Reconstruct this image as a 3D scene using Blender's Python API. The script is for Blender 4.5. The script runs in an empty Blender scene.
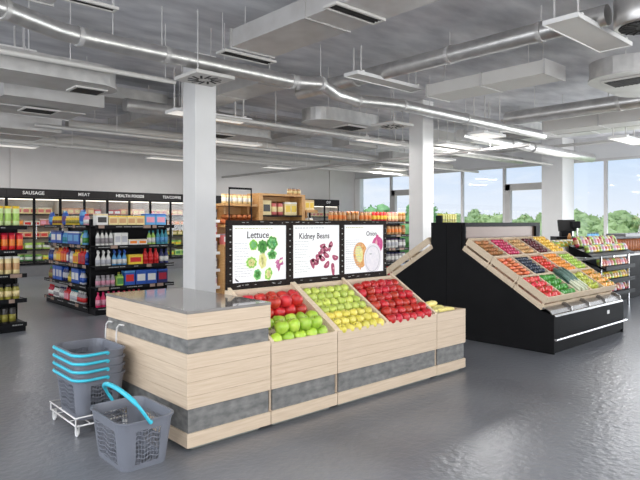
import bpy, bmesh, math, random
from mathutils import Vector, Matrix
random.seed(7)
PI = math.pi
SC = bpy.context.scene
COL = SC.collection

# ------------------------------------------------------------------ camera
EYE = 1.6
HEAD = math.atan(635 / 580.0)
cd = bpy.data.cameras.new('camera')
cam = bpy.data.objects.new('camera', cd); COL.objects.link(cam)
cd.sensor_width = 36.0; cd.lens = 580 / 640 * 36.0
cd.shift_y = -(240 - 222.5) / 640.0
cd.clip_start = 0.05; cd.clip_end = 600
cam.location = (0, 0, EYE)
cam.rotation_euler = (PI / 2, 0, HEAD - PI / 2)
SC.camera = cam

# ------------------------------------------------------------------ colour helpers
def lin(c):
    return tuple(((v / 255) / 12.92 if v / 255 <= .04045 else ((v / 255 + .055) / 1.055) ** 2.4) for v in c) + (1.0,)

# ------------------------------------------------------------------ world: pale summer sky
w = bpy.data.worlds.new('sky'); SC.world = w; w.use_nodes = True
N = w.node_tree.nodes; L = w.node_tree.links; N.clear()
tc = N.new('ShaderNodeTexCoord'); sx = N.new('ShaderNodeSeparateXYZ'); L.new(tc.outputs['Generated'], sx.inputs[0])
rp = N.new('ShaderNodeValToRGB'); L.new(sx.outputs['Z'], rp.inputs[0])
rp.color_ramp.elements[0].position = 0.0; rp.color_ramp.elements[0].color = lin((240, 245, 252))
rp.color_ramp.elements[1].position = 0.35; rp.color_ramp.elements[1].color = lin((176, 208, 246))
el = rp.color_ramp.elements.new(0.10); el.color = lin((210, 228, 250))
nz = N.new('ShaderNodeTexNoise'); nz.inputs['Scale'].default_value = 5; nz.inputs['Detail'].default_value = 6
mpg = N.new('ShaderNodeMapping'); mpg.inputs['Scale'].default_value = (1, 1, 4)
L.new(tc.outputs['Generated'], mpg.inputs[0]); L.new(mpg.outputs[0], nz.inputs['Vector'])
cr = N.new('ShaderNodeValToRGB'); cr.color_ramp.elements[0].position = .5; cr.color_ramp.elements[1].position = .72
L.new(nz.outputs[0], cr.inputs[0])
mx = N.new('ShaderNodeMix'); mx.data_type = 'RGBA'
L.new(cr.outputs[0], mx.inputs['Factor']); L.new(rp.outputs[0], mx.inputs[6]); mx.inputs[7].default_value = lin((250, 251, 253))
bg = N.new('ShaderNodeBackground'); bg.inputs['Strength'].default_value = 1.09
wo = N.new('ShaderNodeOutputWorld'); L.new(mx.outputs[2], bg.inputs[0]); L.new(bg.outputs[0], wo.inputs[0])

# ------------------------------------------------------------------ large lights: added ceiling lamps and unseen fill lights
def area(name, loc, rot, sx_, sy_, power, color=(1, 1, 1)):
    d = bpy.data.lights.new(name, 'AREA'); d.shape = 'RECTANGLE'; d.size = sx_; d.size_y = sy_; d.energy = power; d.color = color
    o = bpy.data.objects.new(name, d); COL.objects.link(o); o.location = loc; o.rotation_euler = rot
    return o
LAMP_POWER = 52
# strip lamps added out of view, and panels given an added glow further in
LAMPS = [(x, y) for x in (-1.0, 3.3, 7.4, 11.6, 15.6) for y in (-3.0, 0.6)] + [(-1.0, y) for y in (5.1, 9.9, 13.8, 16.9)]
GLOW_PANELS = [(5.8, 9.4), (8.1, 12.1), (10.7, 9.48), (13.0, 8.7), (14.8, 10.9), (16.4, 14.1), (15.0, 5.3), (11.65, 7.15), (4.0, 16.4), (8.8, 16.5), (13.2, 16.5)]
for x, y in LAMPS:
    area('ceiling_lamp_light', (x, y, 3.555), (0, 0, 0), 1.5, 0.12, LAMP_POWER * (.4 if x > 5 else 1.0), (1.0, .985, .96))
for x, y in GLOW_PANELS:
    area('panel_lamp_light', (x, y, 3.53), (0, 0, 0), 1.4, 0.3, 76, (1.0, .985, .965))  # lamp added under each glowing panel to light the shop
# unseen lamps added just inside the glazed walls, strengthening the daylight
area('window_daylight', (0.5, -5.85, 2.0), (PI / 2, 0, 0), 9, 3.0, 50, (.93, .96, 1.0))
area('left_window_daylight', (-4.85, 3.0, 2.0), (0, -PI / 2, 0), 3.0, 16, 560, (.93, .96, 1.0))  # added to brighten the sides that face left
area('door_wall_daylight', (19.4, .2, 2.0), (0, PI / 2, 0), 3.0, 12, 620, (.90, .95, 1.0))  # added lamp, lifts the window sheen on the floor
# unseen uplights added at those walls to brighten the ceiling
area('pavement_bounce_front', (6.0, -5.7, .9), (PI / 2 + 1.05, 0, 0), 20, 1.6, 950, (1.0, .985, .96))
area('pavement_bounce_doors', (19.3, 5.0, .9), (0, PI / 2 + .9, 0), 1.6, 22, 270, (1.0, .985, .96))
sd_ = bpy.data.lights.new('sun', 'SUN'); sd_.energy = 2.6; sd_.angle = .06; sd_.color = (1, .96, .9)
so_ = bpy.data.objects.new('sun', sd_); COL.objects.link(so_); so_.rotation_euler = Vector((1, .25, -1.25)).to_track_quat('-Z', 'Y').to_euler()

SC.view_settings.view_transform = 'Standard'
SC.view_settings.look = 'None'
SC.view_settings.gamma = 1.0
SC.view_settings.use_curve_mapping = False
SC.view_settings.exposure = 0.0
SC.cycles.use_denoising = True
SC.cycles.max_bounces = 8
SC.cycles.diffuse_bounces = 6
SC.cycles.glossy_bounces = 4
SC.cycles.transparent_max_bounces = 16
SC.cycles.sample_clamp_indirect = 4.0
SC.cycles.caustics_reflective = False
SC.cycles.caustics_refractive = False

# ------------------------------------------------------------------ materials
def mat(name, c, rough=.5, metal=0.0, var=0.0, scale=8.0, stretch=(1, 1, 1), bump=0.0, rnd=0.0, c2=None, emit=None, detail=4.0, coat=0.0, sss=0.0):
    m = bpy.data.materials.new(name); m.use_nodes = True
    n = m.node_tree.nodes; l = m.node_tree.links
    b = n['Principled BSDF']
    b.inputs['Roughness'].default_value = rough; b.inputs['Metallic'].default_value = metal
    if coat: b.inputs['Coat Weight'].default_value = coat
    base = lin(c)
    b.inputs['Base Color'].default_value = base
    if var or c2 or bump:
        t = n.new('ShaderNodeTexCoord'); mp = n.new('ShaderNodeMapping'); mp.inputs['Scale'].default_value = stretch
        ns = n.new('ShaderNodeTexNoise'); ns.inputs['Scale'].default_value = scale; ns.inputs['Detail'].default_value = detail
        l.new(t.outputs['Object'], mp.inputs[0]); l.new(mp.outputs[0], ns.inputs['Vector'])
        if var or c2:
            r = n.new('ShaderNodeValToRGB'); e = r.color_ramp.elements
            e[0].position = .32; e[1].position = .68
            if c2: e[0].color = base; e[1].color = lin(c2)
            else:
                e[0].color = tuple(v * (1 - var) for v in base[:3]) + (1,)
                e[1].color = tuple(min(1, v * (1 + var)) for v in base[:3]) + (1,)
            l.new(ns.outputs[0], r.inputs[0]); out = r.outputs[0]
            if rnd:
                oi = n.new('ShaderNodeObjectInfo'); hs = n.new('ShaderNodeHueSaturation')
                mr = n.new('ShaderNodeMapRange'); mr.inputs[3].default_value = 1 - rnd; mr.inputs[4].default_value = 1 + rnd
                l.new(oi.outputs['Random'], mr.inputs[0]); l.new(mr.outputs[0], hs.inputs['Value']); l.new(out, hs.inputs['Color'])
                mh = n.new('ShaderNodeMapRange'); mh.inputs[3].default_value = .5 + rnd * .06; mh.inputs[4].default_value = .5 - rnd * .06
                l.new(oi.outputs['Random'], mh.inputs[0]); l.new(mh.outputs[0], hs.inputs['Hue'])
                out = hs.outputs[0]
            l.new(out, b.inputs['Base Color'])
        if bump:
            bp = n.new('ShaderNodeBump'); bp.inputs['Strength'].default_value = bump; bp.inputs['Distance'].default_value = .02
            l.new(ns.outputs[0], bp.inputs['Height']); l.new(bp.outputs[0], b.inputs['Normal'])
    if emit:
        b.inputs['Emission Color'].default_value = base; b.inputs['Emission Strength'].default_value = emit
    return m

def glass(name, tint=(1, 1, 1), refl=.06):
    m = bpy.data.materials.new(name); m.use_nodes = True
    n = m.node_tree.nodes; l = m.node_tree.links; n.clear()
    tr = n.new('ShaderNodeBsdfTransparent'); tr.inputs[0].default_value = (*tint, 1)
    gl = n.new('ShaderNodeBsdfGlossy'); gl.inputs['Roughness'].default_value = .02
    mxs = n.new('ShaderNodeMixShader'); mxs.inputs[0].default_value = refl
    o = n.new('ShaderNodeOutputMaterial')
    l.new(tr.outputs[0], mxs.inputs[1]); l.new(gl.outputs[0], mxs.inputs[2]); l.new(mxs.outputs[0], o.inputs[0])
    return m

M = {}
M['floor'] = mat('polished_concrete', (96, 98, 103), .29, c2=(118, 120, 125), scale=.9, detail=8, stretch=(1, .6, 1))
# fine trowel ripple on the floor
def ripple(m, scale, strength, dist):
    n = m.node_tree.nodes; l = m.node_tree.links; b = n['Principled BSDF']
    t = n.new('ShaderNodeTexCoord'); ns = n.new('ShaderNodeTexNoise'); ns.inputs['Scale'].default_value = scale; ns.inputs['Detail'].default_value = 3
    bp = n.new('ShaderNodeBump'); bp.inputs['Strength'].default_value = strength; bp.inputs['Distance'].default_value = dist
    l.new(t.outputs['Object'], ns.inputs['Vector']); l.new(ns.outputs[0], bp.inputs['Height']); l.new(bp.outputs[0], b.inputs['Normal'])
ripple(M['floor'], 17, .3, .02)
M['floor'].node_tree.nodes['Principled BSDF'].inputs['Specular IOR Level'].default_value = .75
M['ceil'] = mat('board_marked_concrete', (194, 194, 199), .9, c2=(230, 230, 233), scale=1.4, stretch=(1, 2.4, 1), detail=9, bump=.15)
M['wall'] = mat('white_plaster', (220, 216, 213), .8, var=.02, scale=3)
M['white'] = mat('white_paint', (238, 237, 235), .6, var=.015, scale=3)
M['soffit'] = mat('white_soffit', (222, 222, 222), .7, var=.015, scale=2)
M['alu'] = mat('window_frame_metal', (205, 203, 202), .5, .0, var=.03)
M['doorframe'] = mat('door_frame_grey', (190, 187, 184), .5, .0, var=.03)
M['glass'] = glass('clear_window_glass', (.98, .99, 1.0), .04)
M['cglass'] = glass('cooler_glass', (.97, .98, .98), .03)
M['galv'] = mat('galvanised_steel', (216, 214, 211), .36, .85, c2=(196, 194, 192), scale=6, bump=.03)
M['galv2'] = mat('dull_duct_sheet', (206, 204, 202), .42, .35, c2=(190, 187, 184), scale=3)
M['panel'] = mat('grey_white_panel', (206, 203, 198), .5, var=.02, scale=4)
M['dark'] = mat('dark_void', (34, 31, 30), .7, var=.1)
M['black'] = mat('black_lacquered_metal', (30, 30, 31), .55, var=.06, scale=5)
M['blackm'] = mat('matte_black_steel', (27, 27, 29), .5, var=.08, scale=9)
M['black'].node_tree.nodes['Principled BSDF'].inputs['Specular IOR Level'].default_value = .04
M['seam'] = mat('black_gap', (14, 14, 14), .8, var=.05)
M['wood'] = mat('pale_ash_wood', (193, 172, 148), .5, c2=(207, 188, 165), scale=3.0, stretch=(1.2, 1.2, 26), detail=6)
M['groove'] = mat('ash_groove', (168, 148, 126), .6, var=.05)
M['cratewood'] = mat('crate_softwood', (208, 186, 158), .6, c2=(224, 206, 180), scale=5, stretch=(2, 14, 14))
M['stone'] = mat('grey_slate_band', (92, 92, 91), .6, c2=(128, 127, 124), scale=11, detail=12, stretch=(1, 1, 2))
M['topslab'] = mat('glossy_grey_slab', (120, 116, 112), .07, c2=(136, 132, 128), scale=6, detail=8)
M['plinth'] = mat('plinth_laminate', (132, 136, 128), .5, var=.04)
M['frame'] = mat('chalkboard_frame', (25, 20, 18), .6, c2=(40, 32, 28), scale=30)
M['paper'] = mat('poster_paper', (240, 240, 240), .6, var=.01)
M['ink'] = mat('dark_ink', (52, 44, 48), .7, var=.05)
M['greyink'] = mat('pale_grey_ink', (176, 178, 180), .7, var=.04)
M['goldink'] = mat('olive_ink', (196, 196, 150), .7, var=.04)
for k, c, c2 in (('lf1', (92, 168, 44), (150, 205, 84)), ('lf2', (38, 110, 36), (84, 158, 60)), ('lf3', (206, 206, 120), (226, 222, 160)),
                 ('lf4', (64, 160, 96), (140, 200, 120)), ('lf5', (150, 50, 110), (200, 120, 160)), ('halo', (222, 240, 190), (236, 246, 214)),
                 ('bean', (138, 44, 76), (176, 82, 112)), ('beanhi', (206, 140, 150), (222, 170, 176)), ('onb', (190, 118, 44), (226, 176, 110)), ('onw', (228, 224, 226), (214, 211, 217)), ('onp', (176, 34, 104), (214, 92, 150))):
    M[k] = mat('print_' + k, c, .6, c2=c2, scale=40)
M['bgrey'] = mat('grey_basket_plastic', (112, 115, 124), .45, var=.03)
M['cyan'] = mat('turquoise_handle_plastic', (52, 180, 202), .4, var=.04)
M['wire'] = mat('white_coated_wire', (222, 220, 218), .35, .2, var=.03)
M['chrome'] = mat('brushed_chrome', (215, 215, 218), .22, .9, var=.04)
M['mirror'] = mat('smoked_mirror', (92, 72, 60), .32, .3, var=.03)
M['acryl'] = mat('clear_grey_fence', (150, 148, 146), .25, .85, var=.05)
M['shelfwood'] = mat('honey_oak', (190, 140, 82), .5, c2=(210, 164, 108), scale=4, stretch=(2, 2, 18))
M['tag'] = mat('beige_price_tag', (150, 126, 112), .6, var=.06)
M['striptxt'] = mat('pale_price_print', (150, 150, 148), .6, var=.05)
M['signtxt'] = mat('white_sign_print', (232, 230, 228), .6, var=.01)
M['signblk'] = mat('charcoal_sign', (52, 50, 50), .55, var=.04)
M['coolin'] = mat('cooler_white_liner', (214, 206, 196), .6, var=.02)
M['led'] = mat('cooler_light_strip', (255, 246, 232), .5, emit=1.6)
M['lampon'] = mat('lamp_diffuser', (255, 250, 242), .5, emit=.6)  # glow added to the far panels and the unseen strip lamps
M['kick'] = mat('grey_kick_plate', (104, 104, 106), .5, .2, var=.04)
for k in ('frame', 'blackm', 'signblk'): M[k].node_tree.nodes['Principled BSDF'].inputs['Specular IOR Level'].default_value = .1
M['trunk'] = mat('tree_bark', (96, 78, 60), .9, var=.2)
M['grass'] = mat('meadow_grass', (120, 150, 84), .95, var=.15, scale=.3)
M['leaf'] = mat('pale_summer_leaves', (136, 164, 104), .9, c2=(172, 192, 138), scale=.8, rnd=.12)
M['leafd'] = mat('fresh_green_leaves', (112, 164, 104), .9, c2=(146, 190, 132), scale=.8, rnd=.12)
# produce
def pm(k, c, c2, scale=14, rough=.3, rnd=.14, stretch=(1, 1, 1)):
    M[k] = mat('skin_' + k, c, rough, c2=c2, scale=scale, rnd=rnd, stretch=stretch)
pm('redapple', (168, 22, 28), (214, 58, 50)); pm('greenapple', (150, 190, 46), (186, 212, 84)); pm('paleapple', (172, 192, 72), (200, 208, 104))
pm('yellowapple', (206, 192, 62), (228, 214, 112)); pm('redbin', (164, 16, 20), (196, 46, 38))
pm('corn', (222, 206, 110), (240, 228, 150), scale=60, rough=.5); pm('stem', (96, 72, 40), (120, 90, 52))
pm('brownpot', (156, 100, 58), (192, 138, 88), rough=.6); pm('pinkrad', (176, 26, 72), (214, 72, 108)); pm('tanpot', (194, 148, 94), (216, 176, 122), rough=.6)
pm('darkred', (72, 12, 24), (110, 26, 38)); pm('lemon', (236, 186, 52), (246, 208, 92)); pm('carrot', (214, 96, 54), (234, 134, 88), rough=.5)
pm('plum', (26, 32, 46), (62, 72, 92)); pm('tomato', (206, 38, 28), (232, 78, 54)); pm('orange', (236, 142, 40), (244, 172, 80), rough=.45)
pm('lime', (150, 190, 50), (190, 214, 92)); pm('redpep', (206, 36, 44), (230, 82, 80)); pm('greenpep', (44, 130, 44), (98, 172, 72))
pm('leek', (84, 124, 112), (130, 160, 146), rough=.55, stretch=(1, 8, 8)); pm('leekwhite', (216, 222, 190), (232, 234, 214), rough=.5)
pm('pear', (170, 186, 56), (204, 206, 96)); pm('orangepep', (228, 150, 60), (214, 174, 84)); pm('greenleaf', (70, 140, 50), (120, 180, 80), rough=.6)

# ------------------------------------------------------------------ mesh builder
class MB:
    def __init__(s): s.v = []; s.f = []; s.m = []; s.sm = []
    def add(s, vs, fs, m=0, smooth=False, X=None):
        o = len(s.v)
        s.v += [tuple(X @ Vector(p)) for p in vs] if X is not None else [tuple(p) for p in vs]
        for f in fs: s.f.append(tuple(i + o for i in f)); s.m.append(m); s.sm.append(smooth)
        return s
    def box(s, x0, x1, y0, y1, z0, z1, m=0, X=None):
        vs = [(x, y, z) for x in (x0, x1) for y in (y0, y1) for z in (z0, z1)]
        return s.add(vs, [(0, 1, 3, 2), (4, 6, 7, 5), (0, 4, 5, 1), (2, 3, 7, 6), (0, 2, 6, 4), (1, 5, 7, 3)], m, False, X)
    def bbox(s, x0, x1, y0, y1, z0, z1, b=.004, m=0, X=None):
        """box with chamfered edges"""
        bm = bmesh.new()
        vs = [bm.verts.new((x, y, z)) for x in (x0, x1) for y in (y0, y1) for z in (z0, z1)]
        for f in [(0, 1, 3, 2), (4, 6, 7, 5), (0, 4, 5, 1), (2, 3, 7, 6), (0, 2, 6, 4), (1, 5, 7, 3)]: bm.faces.new([vs[i] for i in f])
        bmesh.ops.bevel(bm, geom=list(bm.edges), offset=b, segments=2, affect='EDGES', profile=.5)
        bm.verts.index_update()
        s.add([v.co.copy() for v in bm.verts], [[v.index for v in f.verts] for f in bm.faces], m, False, X); bm.free(); return s
    def prism(s, poly, a0, a1, axis='x', m=0, X=None):
        n = len(poly)
        def P(u, v, a): return (a, u, v) if axis == 'x' else ((u, a, v) if axis == 'y' else (u, v, a))
        vs = [P(u, v, a0) for u, v in poly] + [P(u, v, a1) for u, v in poly]
        fs = [tuple(range(n))[::-1], tuple(range(n, 2 * n))] + [(i, (i + 1) % n, n + (i + 1) % n, n + i) for i in range(n)]
        return s.add(vs, fs, m, False, X)
    def lathe(s, prof, seg=12, m=0, X=None, smooth=True, mats=None):
        vs = []; fs = []; ms = []
        for r, z in prof:
            for k in range(seg):
                a = 2 * PI * k / seg; vs.append((r * math.cos(a), r * math.sin(a), z))
        for i in range(len(prof) - 1):
            for k in range(seg):
                k2 = (k + 1) % seg
                fs.append((i * seg + k, i * seg + k2, (i + 1) * seg + k2, (i + 1) * seg + k)); ms.append(mats[i] if mats else m)
        fs.append(tuple(range(seg))[::-1]); ms.append(ms[0]); t = (len(prof) - 1) * seg
        fs.append(tuple(range(t, t + seg))); ms.append(ms[-2])
        for f, mm in zip(fs, ms): pass
        o = len(s.v)
        s.v += [tuple(X @ Vector(p)) for p in vs] if X is not None else vs
        for f, mm in zip(fs, ms): s.f.append(tuple(i + o for i in f)); s.m.append(mm); s.sm.append(smooth and len(f) == 4)
        return s
    def tube(s, pts, r, seg=8, m=0, closed=False, rs=None):
        pts = [Vector(p) for p in pts]; n = len(pts); vs = []; fs = []
        up = None
        for i, p in enumerate(pts):
            if closed: d = pts[(i + 1) % n] - pts[i - 1]
            else: d = pts[min(i + 1, n - 1)] - pts[max(i - 1, 0)]
            d.normalize()
            if up is None:
                up = Vector((0, 0, 1)) if abs(d.z) < .9 else Vector((1, 0, 0))
            a = d.cross(up)
            if a.length < 1e-5: a = d.cross(Vector((1, 0, .3)))
            a.normalize(); b = a.cross(d).normalized(); up = b
            rr = rs[i] if rs else r
            for k in range(seg):
                t = 2 * PI * k / seg; vs.append(p + a * (rr * math.cos(t)) + b * (rr * math.sin(t)))
        for i in range(n if closed else n - 1):
            j = (i + 1) % n
            for k in range(seg):
                k2 = (k + 1) % seg; fs.append((i * seg + k, i * seg + k2, j * seg + k2, j * seg + k))
        s.add(vs, fs, m, True)
        if not closed:
            s.add(vs[:seg], [tuple(range(seg))[::-1]], m); s.add(vs[-seg:], [tuple(range(seg))], m)
        return s
    def build(s, name, mats, parent=None, loc=None, rot=None):
        me = bpy.data.meshes.new(name); me.from_pydata([tuple(v) for v in s.v], [], s.f)
        for mm in (mats if isinstance(mats, (list, tuple)) else [mats]): me.materials.append(M[mm] if isinstance(mm, str) else mm)
        me.polygons.foreach_set('material_index', s.m); me.polygons.foreach_set('use_smooth', s.sm)
        bm = bmesh.new(); bm.from_mesh(me); bmesh.ops.recalc_face_normals(bm, faces=bm.faces); bm.to_mesh(me); bm.free()
        me.update()
        o = bpy.data.objects.new(name, me); COL.objects.link(o)
        if parent is not None: o.parent = parent
        if loc is not None: o.location = loc
        if rot is not None: o.rotation_euler = rot
        return o

def tag(o, label=None, cat=None, group=None, kind=None):
    for k, v in (('label', label), ('category', cat), ('group', group), ('kind', kind)):
        if v: o[k] = v
    return o
def thing(name, label, cat, loc=(0, 0, 0), rotz=0, group=None, rot=None):
    o = bpy.data.objects.new(name, None); COL.objects.link(o); o.empty_display_size = .1
    o.location = loc; o.rotation_euler = rot if rot else (0, 0, rotz)
    return tag(o, label, cat, group)
def struct(name, mb, mats, label=None, parent=None):
    o = mb.build(name, mats, parent)
    if parent is None: o['kind'] = 'structure'
    if label: o['label'] = label; o['category'] = name.rstrip('0123456789_').split('_')[0]
    return o
def dup(root, loc, rot=None, label=None, group=None):
    r = root.copy(); COL.objects.link(r); r.location = loc
    if rot is not None: r.rotation_euler = rot
    if label: r['label'] = label
    if group: r['group'] = group
    for ch in list(root.children):
        c = ch.copy(); COL.objects.link(c); c.parent = r
        for g in list(ch.children):
            d = g.copy(); COL.objects.link(d); d.parent = c
    return r
def text(body, size, m, parent, loc, rot, name='lettering', extrude=.002, shear=0.0, spacing=1.0, offset=0.0, sx=1.0):
    c = bpy.data.curves.new('t', 'FONT'); c.body = body; c.size = size; c.extrude = extrude; c.align_x = 'CENTER'; c.align_y = 'CENTER'
    c.shear = shear; c.space_character = spacing; c.offset = offset; c.resolution_u = 3
    o = bpy.data.objects.new('t', c); COL.objects.link(o)
    bpy.context.view_layer.update()
    dg = bpy.context.evaluated_depsgraph_get()
    me = bpy.data.meshes.new_from_object(o.evaluated_get(dg))
    bpy.data.objects.remove(o); me.name = name
    me.materials.clear(); me.materials.append(M[m])
    r = bpy.data.objects.new(name, me); COL.objects.link(r); r.parent = parent; r.location = loc; r.rotation_euler = rot; r.scale = (sx, 1, 1)
    return r
def T(x, y, z): return Matrix.Translation((x, y, z))

# ================================================================== SETTING
XW, YW, ZC = 19.6, 19.0, 4.4          # glazed wall, back wall, ceiling
XL, YF = -5.0, -6.0
struct('floor', MB().box(XL, XW + .2, YF, YW, -.2, 0), 'floor')
struct('ceiling', MB().box(XL, XW + .2, YF, YW, ZC, ZC + .25), 'ceil')
struct('wall_back', MB().box(XL, XW + .2, YW, YW + .2, 0, ZC), 'wall')
b = MB().box(XL - .2, XL, YF, YW, 0, .3).box(XL - .2, XL, YF, YW, 3.7, ZC).box(XL - .2, XL, 11.2, YW, .3, 3.7)
for y in range(-6, 12, 3): b.box(XL - .2, XL, y, y + .12, .3, 3.7)
struct('wall_left', b, 'white')
struct('window_40', MB().box(XL - .12, XL - .10, YF, 11.2, .3, 3.7), 'glass')  # glazing added to this unseen wall to bring in light from the left
# unseen near wall (behind the camera): sill, posts, glazing added to admit sky light
b = MB().box(XL, XW, YF - .2, YF, 0, .3).box(XL, XW, YF - .2, YF, 3.7, ZC)
for x in range(-5, 20, 3): b.box(x, x + .12, YF - .2, YF, .3, 3.7)
struct('wall_front', b, 'white')
struct('window_1', MB().box(XL, XW, YF - .12, YF - .10, .3, 3.7), 'glass')
# glazed wall with doors
WT = 3.69
b = MB().box(XW, XW + .2, YF, YW, WT, ZC).box(XW, XW + .2, YF, YW, 0, .12)
struct('wall_right', b, 'soffit')
struct('trim_1', MB().box(XW - .04, XW + .14, YF, YW, WT - .07, WT), 'alu')
mull = [18.72, 16.85, 13.16, 11.33, 9.5, 7.69, 5.8, 3.9, 2.0, .1, -1.8, -3.7, -5.6]
n = 2
struct('trim_2', MB().box(XW - .06, XW + .2, 18.66, 18.98, 0, WT - .07), 'white')
for y in mull[1:]:
    n += 1
    struct('trim_%d' % n, MB().box(XW + .02, XW + .12, y - .05, y + .05, .12, WT - .07), 'alu')
edges = [18.66] + mull[1:] + [YF]
wn = 1
for i in range(len(edges) - 1):
    wn += 1
    struct('window_%d' % wn, MB().box(XW + .06, XW + .075, edges[i + 1] + .05, edges[i] - .05, .12, WT - .07), 'glass')
# the two doors
def door(k, y0, y1):
    hz = 3.0
    d = MB().box(XW - .02, XW + .14, y0, y1, hz - .22, hz + .02).box(XW - .02, XW + .14, y0, y0 + .2, 0, hz).box(XW - .02, XW + .14, y1 - .2, y1, 0, hz).box(XW - .02, XW + .14, y0, y1, 0, .18)
    o = struct('door_%d' % k, d, 'doorframe')
    MB().tube([(XW - .08, y0 + .3, .9), (XW - .08, y0 + .3, 1.5)], .018).box(XW - .08, XW, y0 + .29, y0 + .31, .95, .97).box(XW - .08, XW, y0 + .29, y0 + .31, 1.43, 1.45).build('door_handle', 'chrome', o)
door(1, 9.58, 11.26)
door(2, 15.0, 16.78)
# columns
def column(nm, x, y, s=.4, lab=None):
    struct(nm, MB().bbox(x, x + s, y, y + s, 0, ZC, .008).box(x - .012, x + s + .012, y - .012, y + s + .012, 0, .1), 'white', lab)
column('column_front', 4.90, 8.40, .4, 'square white column rising behind the wooden counter')
column('column_middle', 10.62, 8.16, .4, 'square white column behind the black produce chiller')
struct('column_window', MB().bbox(18.7, 19.55, 8.68, 9.40, 0, ZC, .008), 'white', 'thick white column standing at the window wall')
for k, x in enumerate((4.83, 10.6, 17.9)):
    struct('trim_%d' % (30 + k), MB().box(x, x + .3, YW - .07, YW, 0, ZC), 'wall')
# ceiling joints: shallow downstand beams
for k, y in enumerate((11.4, 15.6)):
    struct('beam_%d' % (k + 1), MB().box(XL, XW, y, y + .35, ZC - .12, ZC), 'ceil')
# land outside, lower than the shop floor
struct('terrain', MB().box(21, 190, -70, 130, -6.4, -6.0), 'grass')
struct('path', MB().box(19.8, 23, -8, 22, -.3, -.1), 'floor')
struct('ground_bank', MB().prism([(23, -.1), (30, -6.02), (19.8, -6.02), (19.8, -.1)], -8, 22, 'y'), 'grass')

# ------------------------------------------------------------------ trees outside
def crown_mesh(seed, m):
    rd = random.Random(seed); mb = MB()
    for k in range(15):
        a = rd.uniform(0, 2 * PI); rr = rd.uniform(0, 1.9); z = rd.uniform(-2.2, 2.2)
        rad = rd.uniform(.8, 1.5) * (1.0 - .18 * abs(z) / 2.2)
        bm = bmesh.new(); bmesh.ops.create_icosphere(bm, subdivisions=2, radius=rad)
        for v in bm.verts: v.co *= 1 + rd.uniform(-.22, .22)
        bm.verts.index_update()
        mb.add([v.co + Vector((rr * math.cos(a), rr * math.sin(a), z)) for v in bm.verts], [[v.index for v in f.verts] for f in bm.faces], 0, False); bm.free()
        for q in range(60):
            p = Vector((rd.gauss(0, 1), rd.gauss(0, 1), rd.gauss(0, 1))).normalized() * rad * rd.uniform(1.0, 1.22) + Vector((rr * math.cos(a), rr * math.sin(a), z))
            u = Vector((rd.gauss(0, 1), rd.gauss(0, 1), rd.gauss(0, 1))).normalized() * .2; v2 = u.cross(Vector((rd.gauss(0, 1), rd.gauss(0, 1), 1))).normalized() * .14
            mb.add([p - u, p + v2, p + u, p - v2], [(0, 1, 2, 3)], 0)
    return mb
protos = []
for k in range(4):
    t = thing('leafy_tree', 'x', 'tree')
    tr_ = MB().tube([(0, 0, 0), (.05, 0, 2), (0, .05, 4.4)], .2, 7, rs=[.26, .18, .1]).build('trunk', 'trunk', t)
    c = crown_mesh(40 + k, 0).build('crown', 'leaf' if k != 3 else 'leafd', t, (0, 0, 5.4)); c.scale = (1.0, 1.0, 1.25)
    protos.append([t, False])
rdt = random.Random(5)
for row, (X_, step) in enumerate(((66, 6.4), (80, 6.8), (95, 7.4), (112, 8.0))):
    y = .22 * X_
    while y < 1.12 * X_:
        near = y > .74 * X_
        hgt = (6.6, 7.4, 8.3, 9.2)[row] * rdt.uniform(.92, 1.06) + (2.6 if near and row == 0 else 0)
        s = hgt / 8.3
        pr = protos[3] if near else protos[rdt.randrange(3)]
        lab = ('fresh green tree' if near else 'pale green tree') + (' in the front row', ' in the second row', ' in the third row', ' in the last row')[row] + ' of the wood' + (' beyond the corner window' if near else ' seen through the window wall')
        g = ('front trees', 'second row trees', 'third row trees', 'last row trees')[row] + (' beyond the corner window' if near else ' beyond the window wall')
        loc = (X_ + rdt.uniform(-1, 1), y, -6)
        if not pr[1]:
            o = pr[0]; pr[1] = True; o.location = loc; o['label'] = lab; o['group'] = g
        else: o = dup(pr[0], loc, None, lab, g)
        o.rotation_euler = (0, 0, rdt.uniform(0, 6)); o.scale = (s * 1.15, s * 1.15, s)
        y += step * rdt.uniform(.98, 1.02)

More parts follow.
